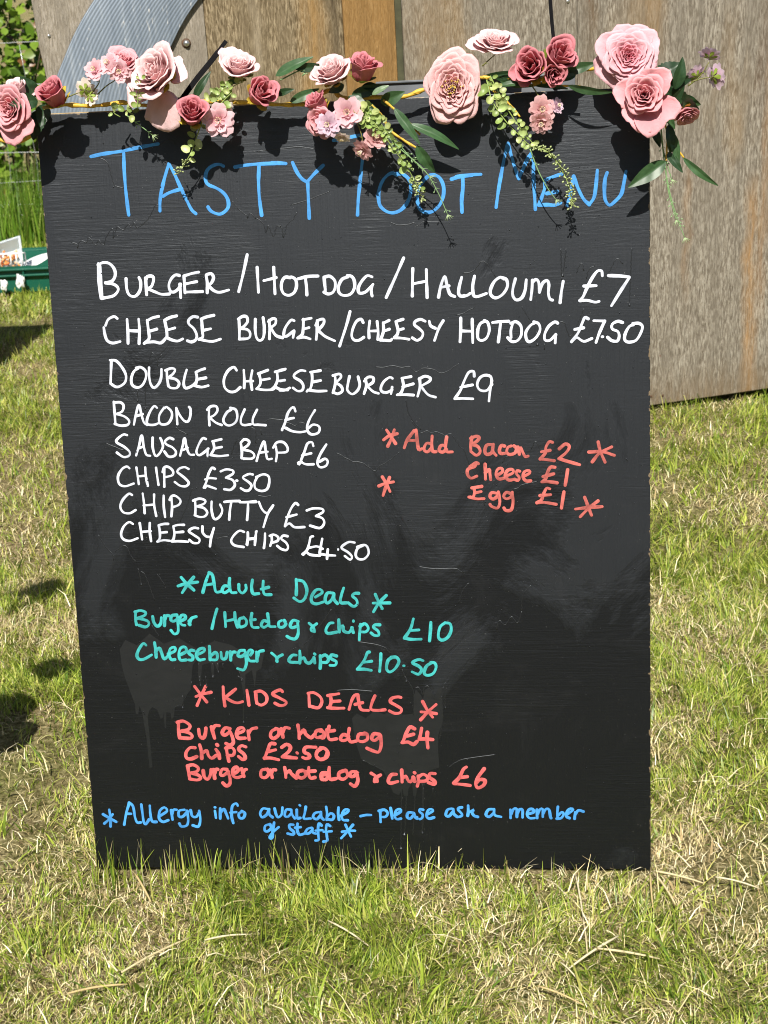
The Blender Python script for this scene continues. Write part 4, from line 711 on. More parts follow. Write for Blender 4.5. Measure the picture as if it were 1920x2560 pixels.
# corrugated strip bent to a quarter arch, nailed on the front
def arch():
    """strip between two curved edges (local x, z), ridges following the curve"""
    outer = spline([(-0.035, 0.62), (-0.030, 0.80), (-0.012, 0.95), (0.003, 1.04), (0.030, 1.115), (0.056, 1.164), (0.098, 1.235), (0.153, 1.306), (0.24, 1.395), (0.36, 1.485)], 0.01)
    inner = spline([(0.205, 0.62), (0.215, 0.80), (0.245, 0.98), (0.270, 1.06), (0.302, 1.13), (0.334, 1.182), (0.372, 1.240), (0.416, 1.291), (0.49, 1.36), (0.56, 1.41)], 0.01)
    na = 90; nr = 200; ridges = 27
    def at(line, t):
        q = t * (len(line) - 1); i = min(int(q), len(line) - 2); return line[i] + (line[i + 1] - line[i]) * (q - i)
    v = []; f = []
    for j in range(na + 1):
        a = at(inner, j / na); b = at(outer, j / na)
        for i in range(nr + 1):
            s_ = i / nr; p = a + (b - a) * s_
            y = -0.012 - 0.0003 * math.cos(2 * math.pi * s_ * ridges) - 0.004 * math.sin(math.pi * s_)
            if i == 0: y = -0.0045; p = p + (0.0012 * math.sin(j * 1.7), 0.0012 * math.cos(j * 2.3))
            if i == nr: y = -0.005
            v.append((p[0], y, p[1]))
    w_ = nr + 1
    for j in range(na):
        for i in range(nr): f.append((j * w_ + i, j * w_ + i + 1, (j + 1) * w_ + i + 1, (j + 1) * w_ + i))
    mb = MB(); mb.add(v, f); o = mb.build('curved_metal_strip', galv, shed)
    md = o.modifiers.new('thick', 'SOLIDIFY'); md.thickness = 0.0015; md.offset = 0
    tag(o, 'curved corrugated galvanised strip')
arch()
def dome(x, z, r, m_, y=-0.001, name='screw', h=0.45):
    mb = MB(); v = []; f = []
    for j in range(5):
        a = j / 4 * math.pi / 2
        for k in range(14):
            p = 2 * math.pi * k / 14; v.append((x + r * math.cos(a) * math.cos(p), y - r * h * math.sin(a), z + r * math.cos(a) * math.sin(p)))
    for j in range(4):
        for k in range(14): f.append((j * 14 + k, j * 14 + (k + 1) % 14, (j + 1) * 14 + (k + 1) % 14, (j + 1) * 14 + k))
    mb.add(v, f); return mb.build(name, m_, shed)
for x, z, r in ((0.03, 1.227, 0.0042), (1.449, 1.227, 0.005), (1.43, 0.6, 0.005), (1.53, 0.6, 0.005)): dome(x, z, r, screw_m, -0.001 if x < 1.47 else -0.005)
bo = dome(0.376, 1.187, 0.0085, screw_m, -0.004, 'bolt', 0.9); dome(0.376, 1.187, 0.0125, rust_m, -0.001, 'washer', 0.3)
# small rusty bruises and nail holes on the wide panel
for x, z in ((1.52, 0.045), (1.60, 0.05), (1.68, 0.048), (1.72, 0.05), (1.76, 0.047)):
    dome(x, z, 0.004, rust_m, -0.0045, 'nail_head', 0.2)

# ------------------------------------------------------------------ the black menu board
LEAN = R(-10)
board = empty('menu_board', (0, 0, 0), 'tall black painted menu board with handwritten prices, leaning back on the grass', 'menu board', rot=(LEAN, 0, 0))
BW = 0.4502
def P3(u, v, n): return Vector((u / 1000.0, -n / 1000.0, v / 1000.0))      # board frame, millimetres
def black_mat():
    """several hand brushed coats: matt thin coat, satin thick coat with torn edges, brush marks, grey smears, pale specks, worn edges"""
    m, nt, b = mat('black_satin_paint')
    t = N(nt, 'ShaderNodeTexCoord')
    def mp(sc, loc=(0, 0, 0), rot=0.0):
        q = N(nt, 'ShaderNodeMapping'); q.inputs['Scale'].default_value = sc; q.inputs['Location'].default_value = loc; q.inputs['Rotation'].default_value = (0, rot, 0)
        nt.links.new(t.outputs['Object'], q.inputs[0]); return q.outputs[0]
    def mth(op, a_, b_, cl=False):
        q = N(nt, 'ShaderNodeMath', operation=op, use_clamp=cl)
        for k, val in enumerate((a_, b_)):
            if hasattr(val, 'is_output'): nt.links.new(val, q.inputs[k])
            else: q.inputs[k].default_value = val
        return q.outputs[0]
    def mixf(f, a_, b_):
        q = N(nt, 'ShaderNodeMix'); q.data_type = 'FLOAT'
        nt.links.new(f, q.inputs[0]); nt.links.new(a_, q.inputs[2]); nt.links.new(b_, q.inputs[3]); return q.outputs[0]
    brush_h = noise(nt, 1.0, 6, 0.65, mp((7, 7, 170)), 1.6).outputs[0]
    brush_v = noise(nt, 1.0, 5, 0.6, mp((170, 170, 6), (2, 0, 5)), 0.8).outputs[0]
    brush_d = noise(nt, 1.0, 6, 0.65, mp((8, 8, 120), (4, 0, 2), 0.45), 2.2).outputs[0]
    big = noise(nt, 1.0, 5, 0.6, mp((2.6, 2.6, 3.4), (7, 0, 1)), 1.4).outputs[0]
    coat = noise(nt, 1.0, 6, 0.62, mp((4.5, 4.5, 3.2), (1, 0, 9)), 0.9).outputs[0]
    sz_ = N(nt, 'ShaderNodeSeparateXYZ'); nt.links.new(t.outputs['Object'], sz_.inputs[0])
    lvl = N(nt, 'ShaderNodeMapRange'); lvl.inputs[1].default_value = 0.12; lvl.inputs[2].default_value = 0.85; lvl.inputs[3].default_value = -0.19; lvl.inputs[4].default_value = 0.16
    nt.links.new(sz_.outputs[2], lvl.inputs[0])                                 # thick coat mask rises with height
    thick = ramp(nt, mth('ADD', coat, lvl.outputs[0]), [(0.455, 0), (0.555, 1)]).outputs[0]                    # where the second coat lies
    br = mixf(ramp(nt, big, [(0.42, 0), (0.56, 1)]).outputs[0], brush_h, brush_v)
    br = mixf(ramp(nt, noise(nt, 2.3, 3, 0.5, t.outputs['Object'], 1.0).outputs[0], [(0.52, 0), (0.62, 1)]).outputs[0], br, brush_d)
    smear = mth('MULTIPLY', ramp(nt, noise(nt, 1.0, 6, 0.7, mp((5, 5, 9), (3, 0, 7)), 2.0).outputs[0], [(0.55, 0), (0.78, 1)]).outputs[0], ramp(nt, br, [(0.4, 0.2), (0.65, 1)]).outputs[0])
    c0 = mixc(nt, thick, (0.0028, 0.0031, 0.0042), (0.0048, 0.0056, 0.0080))
    c1 = mixc(nt, mth('MULTIPLY', smear, 0.35), c0, (0.030, 0.030, 0.032))
    speck = ramp(nt, noise(nt, 420.0, 1, 0.4, t.outputs['Object']).outputs[0], [(0.765, 0), (0.79, 0.5)]).outputs[0]
    c2 = mixc(nt, speck, c1, (0.25, 0.25, 0.25))
    # worn plywood showing along the edges
    sx = N(nt, 'ShaderNodeSeparateXYZ'); nt.links.new(t.outputs['Object'], sx.inputs[0])
    ex = mth('SUBTRACT', 0.4502, mth('ABSOLUTE', sx.outputs[0], 0.0)); ez = mth('MINIMUM', sx.outputs[2], mth('SUBTRACT', 1.2, sx.outputs[2]))
    ed = mth('MINIMUM', ex, ez); chip = noise(nt, 1.0, 5, 0.75, mp((45, 45, 45), (2, 0, 2))).outputs[0]
    worn = mth('GREATER_THAN', mth('SUBTRACT', mth('MULTIPLY', mth('SUBTRACT', chip, 0.53), 0.03), ed), 0.0)
    c3 = mixc(nt, worn, c2, (0.16, 0.115, 0.065))
    nt.links.new(c3, b.inputs['Base Color'])
    rr = mth('ADD', 0.375, mth('MULTIPLY', thick, 0.045)); rr = mth('ADD', rr, mth('MULTIPLY', big, 0.06))
    nt.links.new(rr, b.inputs['Roughness'])
    nt.links.new(mth('ADD', 0.47, mth('MULTIPLY', thick, 0.22)), b.inputs['Specular IOR Level'])
    b.inputs['Specular Tint'].default_value = (0.86, 0.93, 1.0, 1)
    n1 = bump(nt, b, br, 0.30, 0.0019)
    n2 = bump(nt, b, thick, 0.5, 0.0014, n1)
    bump(nt, b, noise(nt, 260.0, 2, 0.5, t.outputs['Object']).outputs[0], 0.12, 0.0008, n2)
    return m
black = black_mat()
def thick_mat():
    m, nt, b = mat('thick_black_paint')
    n = noise(nt, 1.0, 5, 0.65, mapping(nt, (20, 20, 60)), 1.5)
    nt.links.new(ramp(nt, n.outputs[0], [(0.35, (0.0050, 0.0053, 0.0062)), (0.7, (0.0085, 0.0088, 0.0098))]).outputs[0], b.inputs['Base Color'])
    b.inputs['Roughness'].default_value = 0.44; b.inputs['Specular IOR Level'].default_value = 0.6; b.inputs['Specular Tint'].default_value = (0.86, 0.93, 1.0, 1)
    bump(nt, b, n.outputs[0], 0.12, 0.001); return m
thick_black = thick_mat()
edge_m = simple('raw_plywood_edge', (0.42, 0.31, 0.17), 0.8, 0, 0.3, 80)
mb = MB(); mb.box((-BW, 0.0, 0.002), (BW, 0.0105, 1.2), bev=0.0008); tag(mb.build('panel', black, board, False), None)
mb = MB(); mb.box((-BW, 0.0107, 0.002), (BW, 0.0125, 1.2012)); mb.build('backing', edge_m, board, False)
mb = MB(); mb.box((-BW + 0.02, 0.0008, 1.2003), (BW - 0.5, 0.0045, 1.2015)); o = mb.build('worn_top_edge', edge_m, board, False)
strut_m = simple('rough_softwood', (0.38, 0.27, 0.15), 0.85, 0, 0.25, 40)
for x in (-0.36, 0.30):
    mb = MB(); Mi = Matrix.Rotation(R(10), 4, 'X')
    mb.box((x, 0, 0), (x + 0.045, 0.022, 0.98), Matrix.Translation((0, 0.31, 0.06)) @ Matrix.Rotation(R(13.5), 4, 'X'), bev=0.002)
    mb.build('rear_leg', strut_m, board, False)

def paint_mat(name, col, thin=0.22, rough=0.55):
    m, nt, b = mat(name)
    n = noise(nt, 70.0, 5, 0.7, mapping(nt, (1, 1, 1)), 0.8); n2 = noise(nt, 22.0, 3, 0.5, mapping(nt, (1, 1, 1)), 0.5)
    c0 = ramp(nt, n.outputs[0], [(0.30, [x * (1 - thin) for x in col]), (0.58, [min(0.9, x * 1.05) for x in col])])
    c = N(nt, 'ShaderNodeMix'); c.data_type = 'RGBA'; c.blend_type = 'MULTIPLY'; c.inputs[0].default_value = 1.0
    nt.links.new(c0.outputs[0], c.inputs[6]); nt.links.new(ramp(nt, n2.outputs[0], [(0.36, 1 - thin * 0.9), (0.6, 1.0)]).outputs[0], c.inputs[7])
    nt.links.new(c.outputs[2], b.inputs['Base Color'])
    b.inputs['Roughness'].default_value = rough; b.inputs['Specular IOR Level'].default_value = 0.3
    return m
INK = {'blue': paint_mat('blue_marker', (0.062, 0.30, 0.70), 0.3), 'white': paint_mat('white_marker', (0.66, 0.70, 0.80), 0.28), 'red': paint_mat('coral_marker', (0.55, 0.135, 0.115), 0.45),
       'teal': paint_mat('teal_marker', (0.045, 0.40, 0.40), 0.34), 'red2': paint_mat('red_marker', (0.64, 0.125, 0.125), 0.36)}
def ribbon(mb, pts, wmm, h0):
    P = np.array(pts); n = len(P)
    if n < 2: return
    T = np.gradient(P, axis=0); T /= np.linalg.norm(T, axis=1)[:, None] + 1e-9
    Nn = np.stack([-T[:, 1], T[:, 0]], 1)
    ss = np.cumsum(np.r_[0, np.linalg.norm(np.diff(P, axis=0), axis=1)])
    rad = wmm / 2 * 0.92 * (1 + 0.12 * np.sin(ss / 9.0 + P[0, 0]) + 0.05 * np.sin(ss / 3.1 + P[0, 1]))
    hh = h0 + 0.10 * np.arange(n) / n
    v = []; f = []
    for i in range(n):
        a = P[i] + Nn[i] * rad[i]; b_ = P[i] - Nn[i] * rad[i]
        v += [P3(a[0], a[1], hh[i] - 0.05), P3(P[i][0], P[i][1], hh[i] + 0.12), P3(b_[0], b_[1], hh[i] - 0.05)]
        if i:
            k = 3 * i; f += [(k - 3, k - 2, k + 1, k), (k - 2, k - 1, k + 2, k + 1)]
    for end, sg in ((0, -1), (n - 1, 1)):
        c0 = 3 * end; ang0 = math.atan2(Nn[end][1], Nn[end][0]); idx = [c0]
        for k in range(1, 6):
            a = ang0 - sg * math.pi * k / 6
            v.append(P3(P[end][0] + math.cos(a) * rad[end], P[end][1] + math.sin(a) * rad[end], hh[end] - 0.05)); idx.append(len(v) - 1)
        idx.append(c0 + 2)
        for k in range(len(idx) - 1):
            f.append((c0 + 1, idx[k], idx[k + 1]) if sg < 0 else (c0 + 1, idx[k + 1], idx[k]))
    mb.add(v, f)
LINE_LABEL = {'blue': 'bright blue handwriting', 'white': 'white handwriting', 'red': 'coral red handwriting', 'red2': 'coral red handwriting', 'teal': 'turquoise handwriting'}
for name, ink, wmm, txt in WRITING:
    gap = {'TITLE': 40}.get(name, 21)
    groups = []                                                # one mesh per written word: strokes whose boxes lie close together
    for k, row in enumerate(txt.split(';')):
        q = list(map(float, row.split())); xs, ys = q[0::2], q[1::2]
        bb = [min(xs), max(xs), min(ys), max(ys)]; mine = (bb, [(0, 0, k, list(zip(xs, ys)))])
        rest = []
        for g_ in groups:
            c = g_[0]
            if max(bb[0] - c[1], c[0] - bb[1]) < gap and max(bb[2] - c[3], c[2] - bb[3]) < (11 if name != 'ADD' else 3):
                bb = [min(bb[0], c[0]), max(bb[1], c[1]), min(bb[2], c[2]), max(bb[3], c[3])]; mine = (bb, mine[1] + g_[1])
            else: rest.append(g_)
        groups = rest + [mine]
    for _, g_ in groups:
        mb = MB()
        for _, _, k, pts in g_: ribbon(mb, spline(pts, 2.5), wmm, 0.35 + 0.012 * k)
        tag(mb.build('lettering', INK[ink], board), LINE_LABEL[ink] + ' ' + {'TITLE': 'of the heading', 'ALLERGY': 'of the allergy line', 'ALLERGY2': 'of the last line'}.get(name, 'of a menu line'))
# runs and ridges in the black paint
random.seed(12)
for row in RUNS.split(';'):
    q = list(map(float, row.split())); w_ = q[0]; q = q[1:]; pts = spline(list(zip(q[0::2], q[1::2])), 3.0)
    r0 = w_ * 0.5 * 0.72
    mb = MB(); pp = [P3(p[0] + 0.7 * math.sin(p[1] * 0.9), p[1], 0.24 - r0) for p in pts]
    rr = [w_ / 2000 * 0.72 * (0.82 + 0.34 * math.sin(i * 0.7) ** 2) for i in range(len(pp))]
    rr[0] *= 0.4
    pp = [p + Vector((0, -(0.30 - 0.24 + (r0 - r_ * 1000)) / 1000, 0)) for p, r_ in zip(pp, rr)]          # all of it stands 0.3 mm proud
    vert = abs(pts[-1][0] - pts[0][0]) < 8 and abs(pts[-1][1] - pts[0][1]) > 12
    if vert:                                # bead at the end of a run
        pp += [pp[-1] - Vector((0, 0, 0.0015)), pp[-1] - Vector((0, 0, 0.003)), pp[-1] - Vector((0, 0, 0.0042))]; b_ = rr[-1]; rr += [b_ * 1.7, b_ * 1.8, b_ * 0.6]
    mb.tube(pp, rr, 8); mb.build('paint_run', thick_black, board)
for i, q in enumerate(PATCHES):               # poured patches that ran down before they dried
    bm = bmesh.new(); pl = list(zip(q[0::2], q[1::2]))
    vs = [bm.verts.new(P3(p[0], p[1], 0.13 + 0.02 * i)) for p in pl]; fc = bm.faces.new(vs); fc.normal_update()
    if fc.normal.y > 0: fc.normal_flip()
    bmesh.ops.triangulate(bm, faces=[fc])
    me = bpy.data.meshes.new('paint_patch'); bm.to_mesh(me); bm.free(); me.materials.append(thick_black)
    o = bpy.data.objects.new('paint_patch', me); COL.objects.link(o); o.parent = board
mb = MB()
for i in range(520):                      # pimples
    u = random.uniform(-430, 440); v = random.uniform(30, 1170); r_ = random.uniform(0.0004, 0.0013)
    c = P3(u, v, 0.0); mb.tube([c + Vector((0, 0, r_)), c, c - Vector((0, 0, r_))], [r_ * 0.4, r_, r_ * 0.4], 6)
tag(mb.build('paint_pimples', black, board), None, kind='stuff')

# grey metal sheet standing behind the board
sh = empty('metal_sheet', (0, 0.03, 0), 'flat grey galvanised sheet standing upright behind the top of the board', 'metal sheet', rot=(LEAN, 0, 0))
mb = MB(); mb.box((0.055, 0.006, 0.0), (0.3464, 0.012, 1.2185), bev=0.001); mb.build('plate', dull_steel, sh, False)
mb = MB(); mb.box((0.055, 0.002, 1.2190), (0.3464, 0.018, 1.2225), bev=0.001); mb.build('folded_rim', dull_steel, sh, False)

# ------------------------------------------------------------------ flower garland along the top of the board
garland = empty('flower_garland', (0, 0, 0), 'artificial garland of pink roses, blossoms and leaves draped along the top of the black board', 'garland', rot=(LEAN, 0, 0))
petal_m = tinted('foam_petal', rough=0.7, trans=0.28, var=0.07, scale=70, spec=0.15)
def petal_creases(m):
    nt = m.node_tree; b = nt.nodes['Principled BSDF']
    n = noise(nt, 160.0, 4, 0.6, mapping(nt, (1, 1, 0.25)), 1.5); n2 = noise(nt, 420.0, 2, 0.5, mapping(nt, (1, 1, 1)))
    bump(nt, b, n2.outputs[0], 0.2, 0.0006, bump(nt, b, n.outputs[0], 0.45, 0.0018))
petal_creases(petal_m)
silk_m = tinted('silk_petal', rough=0.6, trans=0.4, var=0.05, scale=120, spec=0.25)
leafsilk_m = tinted('silk_leaf', rough=0.42, trans=0.10, var=0.14, scale=70, spec=0.45)
sprig_m = tinted('plastic_greenery', rough=0.42, trans=0.22, var=0.1, scale=90, spec=0.5)
calyx_m = tinted('yellow_calyx', rough=0.6, trans=0.1, var=0.12, scale=80)
def tape_mat():
    m, nt, b = mat('yellow_paper_tape')
    v = mapping(nt, (1, 1, 1)); n = noise(nt, 75.0, 4, 0.65, v, 0.8)
    c = ramp(nt, n.outputs[0], [(0.3, (0.36, 0.20, 0.014)), (0.5, (0.60, 0.36, 0.03)), (0.72, (0.72, 0.48, 0.07))])
    nt.links.new(c.outputs[0], b.inputs['Base Color']); b.inputs['Roughness'].default_value = 0.55
    bump(nt, b, n.outputs[0], 0.5, 0.002); return m
tape = tape_mat()
PAL = {'blush': ((0.86, 0.62, 0.62), (0.78, 0.43, 0.44)), 'pale': ((0.82, 0.53, 0.53), (0.76, 0.35, 0.36)), 'mid': ((0.80, 0.41, 0.44), (0.68, 0.18, 0.22)), 'mauve': ((0.68, 0.25, 0.285), (0.52, 0.08, 0.11)), 'cabbage': ((0.82, 0.50, 0.55), (0.74, 0.13, 0.21))}
def sm(t): t = min(1, max(0, t)); return t * t * (3 - 2 * t)
def petal(V, F, C, phi, alpha, theta, L, a0, r0, curl, spiral, col0, col1, rg, ruffle=0.05, nu=9, nv=9, notch=0.0):
    base = len(V); ph = rg.uniform(0, 6.28); tw = rg.uniform(-0.12, 0.12); kk = rg.uniform(0.8, 1.2); vv = rg.uniform(0.92, 1.08)
    for i in range(nu):
        s = -1 + 2 * i / (nu - 1)
        Ls = L * (1 - 0.30 * abs(s) ** 3.2 - notch * max(0, 1 - abs(s) * 3))
        Ls *= 1 + ruffle * 0.7 * math.sin(s * 4.2 + ph) + (ruffle * 0.28 * rg.uniform(-1, 1) if nu > 9 else 0)
        r = r0; z = 0.0
        for j in range(nv):
            t = j / (nv - 1)
            if j:
                tm = (j - 0.5) / (nv - 1)
                a = a0 * (1 - sm(tm / 0.42)) + theta * sm(tm / 0.42) + curl * sm((tm - 0.66) / 0.34) ** 1.3 + ruffle * 2.2 * tm * tm * math.sin(s * 5.2 * kk + ph) + ruffle * 2.4 * tm ** 5 * math.sin(s * 13.0 * kk + 2 * ph)
                r += math.sin(a) * Ls / (nv - 1); z += math.cos(a) * Ls / (nv - 1)
            wdt = min(1.0, 0.42 + 1.25 * t) * (1 - 0.10 * sm((t - 0.7) / 0.3))
            an = phi + s * alpha * wdt + tw * t
            rr = r * (1 + spiral * s) + 0.012 * L * math.sin(7 * s + ph) * t
            V.append((rr * math.cos(an), rr * math.sin(an), z))
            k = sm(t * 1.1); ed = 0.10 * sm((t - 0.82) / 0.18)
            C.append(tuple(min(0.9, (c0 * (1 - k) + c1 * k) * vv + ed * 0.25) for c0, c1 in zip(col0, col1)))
    for i in range(nu - 1):
        for j in range(nv - 1):
            q = base + i * nv + j; F.append((q, q + 1, q + nv + 1, q + nv))
def rose_geo(kind, colour, extras, seed):
    rg = random.Random(seed); V, F, C = [], [], []
    tip, deep = PAL[colour]
    spec = {'full': (11, 5, 70, 1, 0.44, 1.0, 30, 0.052), 'open': (7, 4, 60, 2, 0.55, 1.0, 38, 0.045), 'half': (6, 4, 42, 1, 0.80, 1.05, 52, 0.04), 'bud': (4, 3, 13, 1, 1.10, 1.20, 58, 0.03)}[kind]
    nl, npet, th_o, th_i, L_i, L_o, curl, ruf = spec
    for l in range(nl):
        q = (l + 0.5) / nl; n_ = npet if l > 1 else 3
        off = rg.uniform(0, 6.28)
        for k in range(n_):
            th = R(th_i + (th_o - th_i) * q ** 1.55) * rg.uniform(0.85, 1.15)
            L = (L_i + (L_o - L_i) * q) * rg.uniform(0.93, 1.07)
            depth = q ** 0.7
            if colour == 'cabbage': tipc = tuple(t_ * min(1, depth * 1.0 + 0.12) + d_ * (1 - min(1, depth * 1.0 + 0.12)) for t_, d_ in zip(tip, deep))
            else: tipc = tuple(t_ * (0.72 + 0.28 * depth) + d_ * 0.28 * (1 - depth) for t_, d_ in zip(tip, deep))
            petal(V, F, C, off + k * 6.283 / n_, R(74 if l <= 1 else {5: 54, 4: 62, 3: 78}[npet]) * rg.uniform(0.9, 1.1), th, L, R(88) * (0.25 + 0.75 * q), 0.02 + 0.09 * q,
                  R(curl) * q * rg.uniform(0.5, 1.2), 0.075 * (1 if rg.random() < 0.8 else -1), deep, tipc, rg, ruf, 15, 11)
    mr = max(math.hypot(v[0], v[1]) for v in V); zh = max(v[2] for v in V)
    for deg, th, sc in extras:
        petal(V, F, C, R(deg), R(58), R(th), sc * 1.05 * (1.0 if kind != 'bud' else 0.75), R(90), 0.10, R(6), 0.03, deep, tip, rg, 0.10, 17, 13)
    return V, F, C, mr, zh
def frame(face):
    z = Vector((face[0], -face[2], face[1])).normalized()
    x = Vector((1, 0, 0)); x = (x - z * x.dot(z)).normalized(); y = z.cross(x)
    return Matrix((x, y, z)).transposed().to_4x4()
def star(n, r, up, col, seed):
    rg = random.Random(seed); V, F, C = [], [], []
    for k in range(n): petal(V, F, C, k * 6.283 / n, R(26), R(up), r * rg.uniform(0.85, 1.15), R(80), 0.05 * r, R(18), 0.0, col, col, rg, 0.02, 5, 6)
    # pointed: squeeze tips
    return V, F, C
ASPECT = {12: (0.86, 1.10)}
ROSE_NOTE = {}
for i, (pos, rad, face, kind, colour, ex) in enumerate(ROSES):
    V, F, C, mr, zh = rose_geo(kind, colour, ex, 100 + i)
    s = rad / 1000.0 / mr
    if kind == 'bud': s *= 1.0
    sx, sy = ASPECT.get(i, (1, 1)); flat = {'full': 0.8, 'open': 0.85}.get(kind, 1.0)
    M = frame(face); M.translation = P3(*pos)
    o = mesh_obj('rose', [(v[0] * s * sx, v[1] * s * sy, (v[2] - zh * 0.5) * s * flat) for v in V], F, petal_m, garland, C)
    o.matrix_basis = M
    md = o.modifiers.new('foam', 'SOLIDIFY'); md.thickness = 0.0004; md.offset = 0
    tag(o, {'pale': 'blush pink ', 'blush': 'very pale pink ', 'mid': 'mid pink ', 'mauve': 'dusky mauve pink ', 'cabbage': 'pale pink many petalled deep centred '}[colour] + {'full': 'full blown rose', 'open': 'open rose', 'half': 'half open rose', 'bud': 'rosebud'}[kind])
    if kind != 'full':
        V, F, C = star(5, 0.62 if kind == 'bud' else 0.45, 42 if kind == 'bud' else 70, (0.50, 0.40, 0.04) if i % 3 else (0.20, 0.28, 0.03), i)
        mesh_obj('calyx', [(v[0] * s * 1.25, v[1] * s * 1.25, (v[2] - zh * 0.5) * s - 0.002) for v in V], F, calyx_m, o, C)
    if kind == 'full' and colour == 'pale':
        mb = MB(); rg = random.Random(9)
        for k in range(30):
            a = rg.uniform(0, 6.28); r_ = 0.010 * math.sqrt(rg.random()); hx = rg.uniform(0.014, 0.026) - zh * 0.5 * s * flat + zh * 0.18 * s
            p = Vector((math.cos(a) * r_, math.sin(a) * r_, -zh * 0.4 * s * flat)); q = Vector((math.cos(a) * r_ * 1.5, math.sin(a) * r_ * 1.5, hx))
            mb.tube([p, p.lerp(q, 0.6), q], [0.0005, 0.0005, 0.0004], 4, cols=(0.7, 0.55, 0.2)); mb.tube([q, q + Vector((0, 0, 0.0015)), q + Vector((0, 0, 0.003))], [0.0008, 0.0012, 0.0005], 5, cols=(0.72, 0.50, 0.10))
        mb.build('stamens', calyx_m, o)

BPAL = {'blush': ((0.86, 0.62, 0.62), (0.78, 0.43, 0.44)), 'pink': ((0.84, 0.56, 0.60), (0.78, 0.36, 0.42)), 'lilac': ((0.76, 0.58, 0.68), (0.66, 0.42, 0.52)), 'blush': ((0.74, 0.44, 0.44), (0.62, 0.32, 0.32)), 'cream': ((0.85, 0.76, 0.68), (0.80, 0.62, 0.55))}
for i, (pos, rad, face, c) in enumerate(BLOSSOMS):
    rg = random.Random(300 + i); V, F, C = [], [], []; tip, deep = BPAL[c]
    for l, (n_, th, L) in enumerate(((5, 76, 1.0), (5, 60, 0.82), (4, 34, 0.5))):
        o0 = rg.uniform(0, 6.28)
        for k in range(n_): petal(V, F, C, o0 + k * 6.283 / n_, R(42), R(th) * rg.uniform(0.9, 1.1), L * rg.uniform(0.92, 1.08), R(60), 0.05, R(rg.uniform(-10, 30)), 0.04, deep, tip, rg, 0.06, 7, 7, 0.13)
    s = rad / 1000.0 * 1.25
    M = frame(face); M.translation = P3(*pos)
    o = mesh_obj('blossom', [(v[0] * s, v[1] * s, (v[2] - 0.2) * s) for v in V], F, silk_m, garland, C); o.matrix_basis = M
    tag(o, {'pink': 'small double pink blossom', 'lilac': 'small pale lilac pink blossom', 'blush': 'small dusky blush blossom', 'cream': 'small cream blossom'}[c])
    mb = MB()
    for k in range(9):
        a = k * 0.698; q = Vector((math.cos(a) * 0.16 * s, math.sin(a) * 0.16 * s, 0.42 * s))
        mb.tube([(0, 0, -0.1 * s), q * 0.6, q], 0.0004, 4, cols=(0.85, 0.74, 0.66)); mb.tube([q, q * 1.05, q * 1.1], [0.0005, 0.0009, 0.0004], 5, cols=(0.8, 0.66, 0.35))
    mb.build('stamens', calyx_m, o)
    V, F, C = star(5, 0.62, 62, (0.22, 0.30, 0.04), 40 + i)
    mesh_obj('calyx', [(v[0] * s, v[1] * s, (v[2] - 0.34) * s) for v in V], F, calyx_m, o, C)

LCOL = {'dark': ((0.016, 0.045, 0.016), (0.035, 0.075, 0.028)), 'mid': ((0.035, 0.085, 0.030), (0.06, 0.12, 0.045)), 'pale': ((0.14, 0.22, 0.11), (0.2, 0.27, 0.15))}
def leaf_mesh(a, b, wd, col, seed, serr=False):
    rg = random.Random(seed); a = Vector(a); b = Vector(b); t = b - a; L = t.length; t.normalize()
    out = Vector((0, -1, 0)); sd = t.cross(out); sd = sd.normalized() if sd.length > 1e-4 else Vector((1, 0, 0))
    sd = (Matrix.Rotation(R(rg.uniform(-32, 32)), 3, t) @ sd); nn = sd.cross(t)
    if nn.dot(out) < 0: nn = -nn
    nu, nv = 11, 17; V, F, C = [], [], []
    c0, c1 = LCOL[col]; br = rg.uniform(0.85, 1.15); bend = rg.uniform(0.02, 0.10) * L
    for j in range(nv):
        s = j / (nv - 1); w_ = 0.5 * wd * (math.sin(math.pi * s ** 0.82) ** 0.85) * (1 - 0.25 * s) + 0.0006
        if serr: w_ *= 1 + 0.07 * (1 if j % 2 else -1)
        for i in range(nu):
            x = -1 + 2 * i / (nu - 1)
            p = a + t * (L * s) + sd * (w_ * x) + nn * (bend * math.sin(math.pi * s) + 0.28 * w_ * abs(x) + 0.05 * w_ * math.sin(s * 14 + 2 * x))
            V.append(p)
            vein = 0.5 if i == nu // 2 or (abs((s * 7 - abs(x) * 0.8) % 1.0 - 0.5) < 0.09) else 0.0
            C.append(tuple((p0 * (1 - vein) + p1 * vein) * br for p0, p1 in zip(c0, c1)))
    for j in range(nv - 1):
        for i in range(nu - 1):
            q = j * nu + i; F.append((q, q + 1, q + nu + 1, q + nu))
    return V, F, C
for i, (a, b, wd, col) in enumerate(LEAVES):
    V, F, C = leaf_mesh(P3(*a), P3(*b), wd / 1000.0, col, 500 + i, wd > 29)
    o = mesh_obj('leaf', V, F, leafsilk_m, garland, C)
    tag(o, {'dark': 'dark green ', 'mid': 'green ', 'pale': 'pale silvery green '}[col] + ('broad toothed leaf' if wd > 24 else 'narrow pointed leaf'))

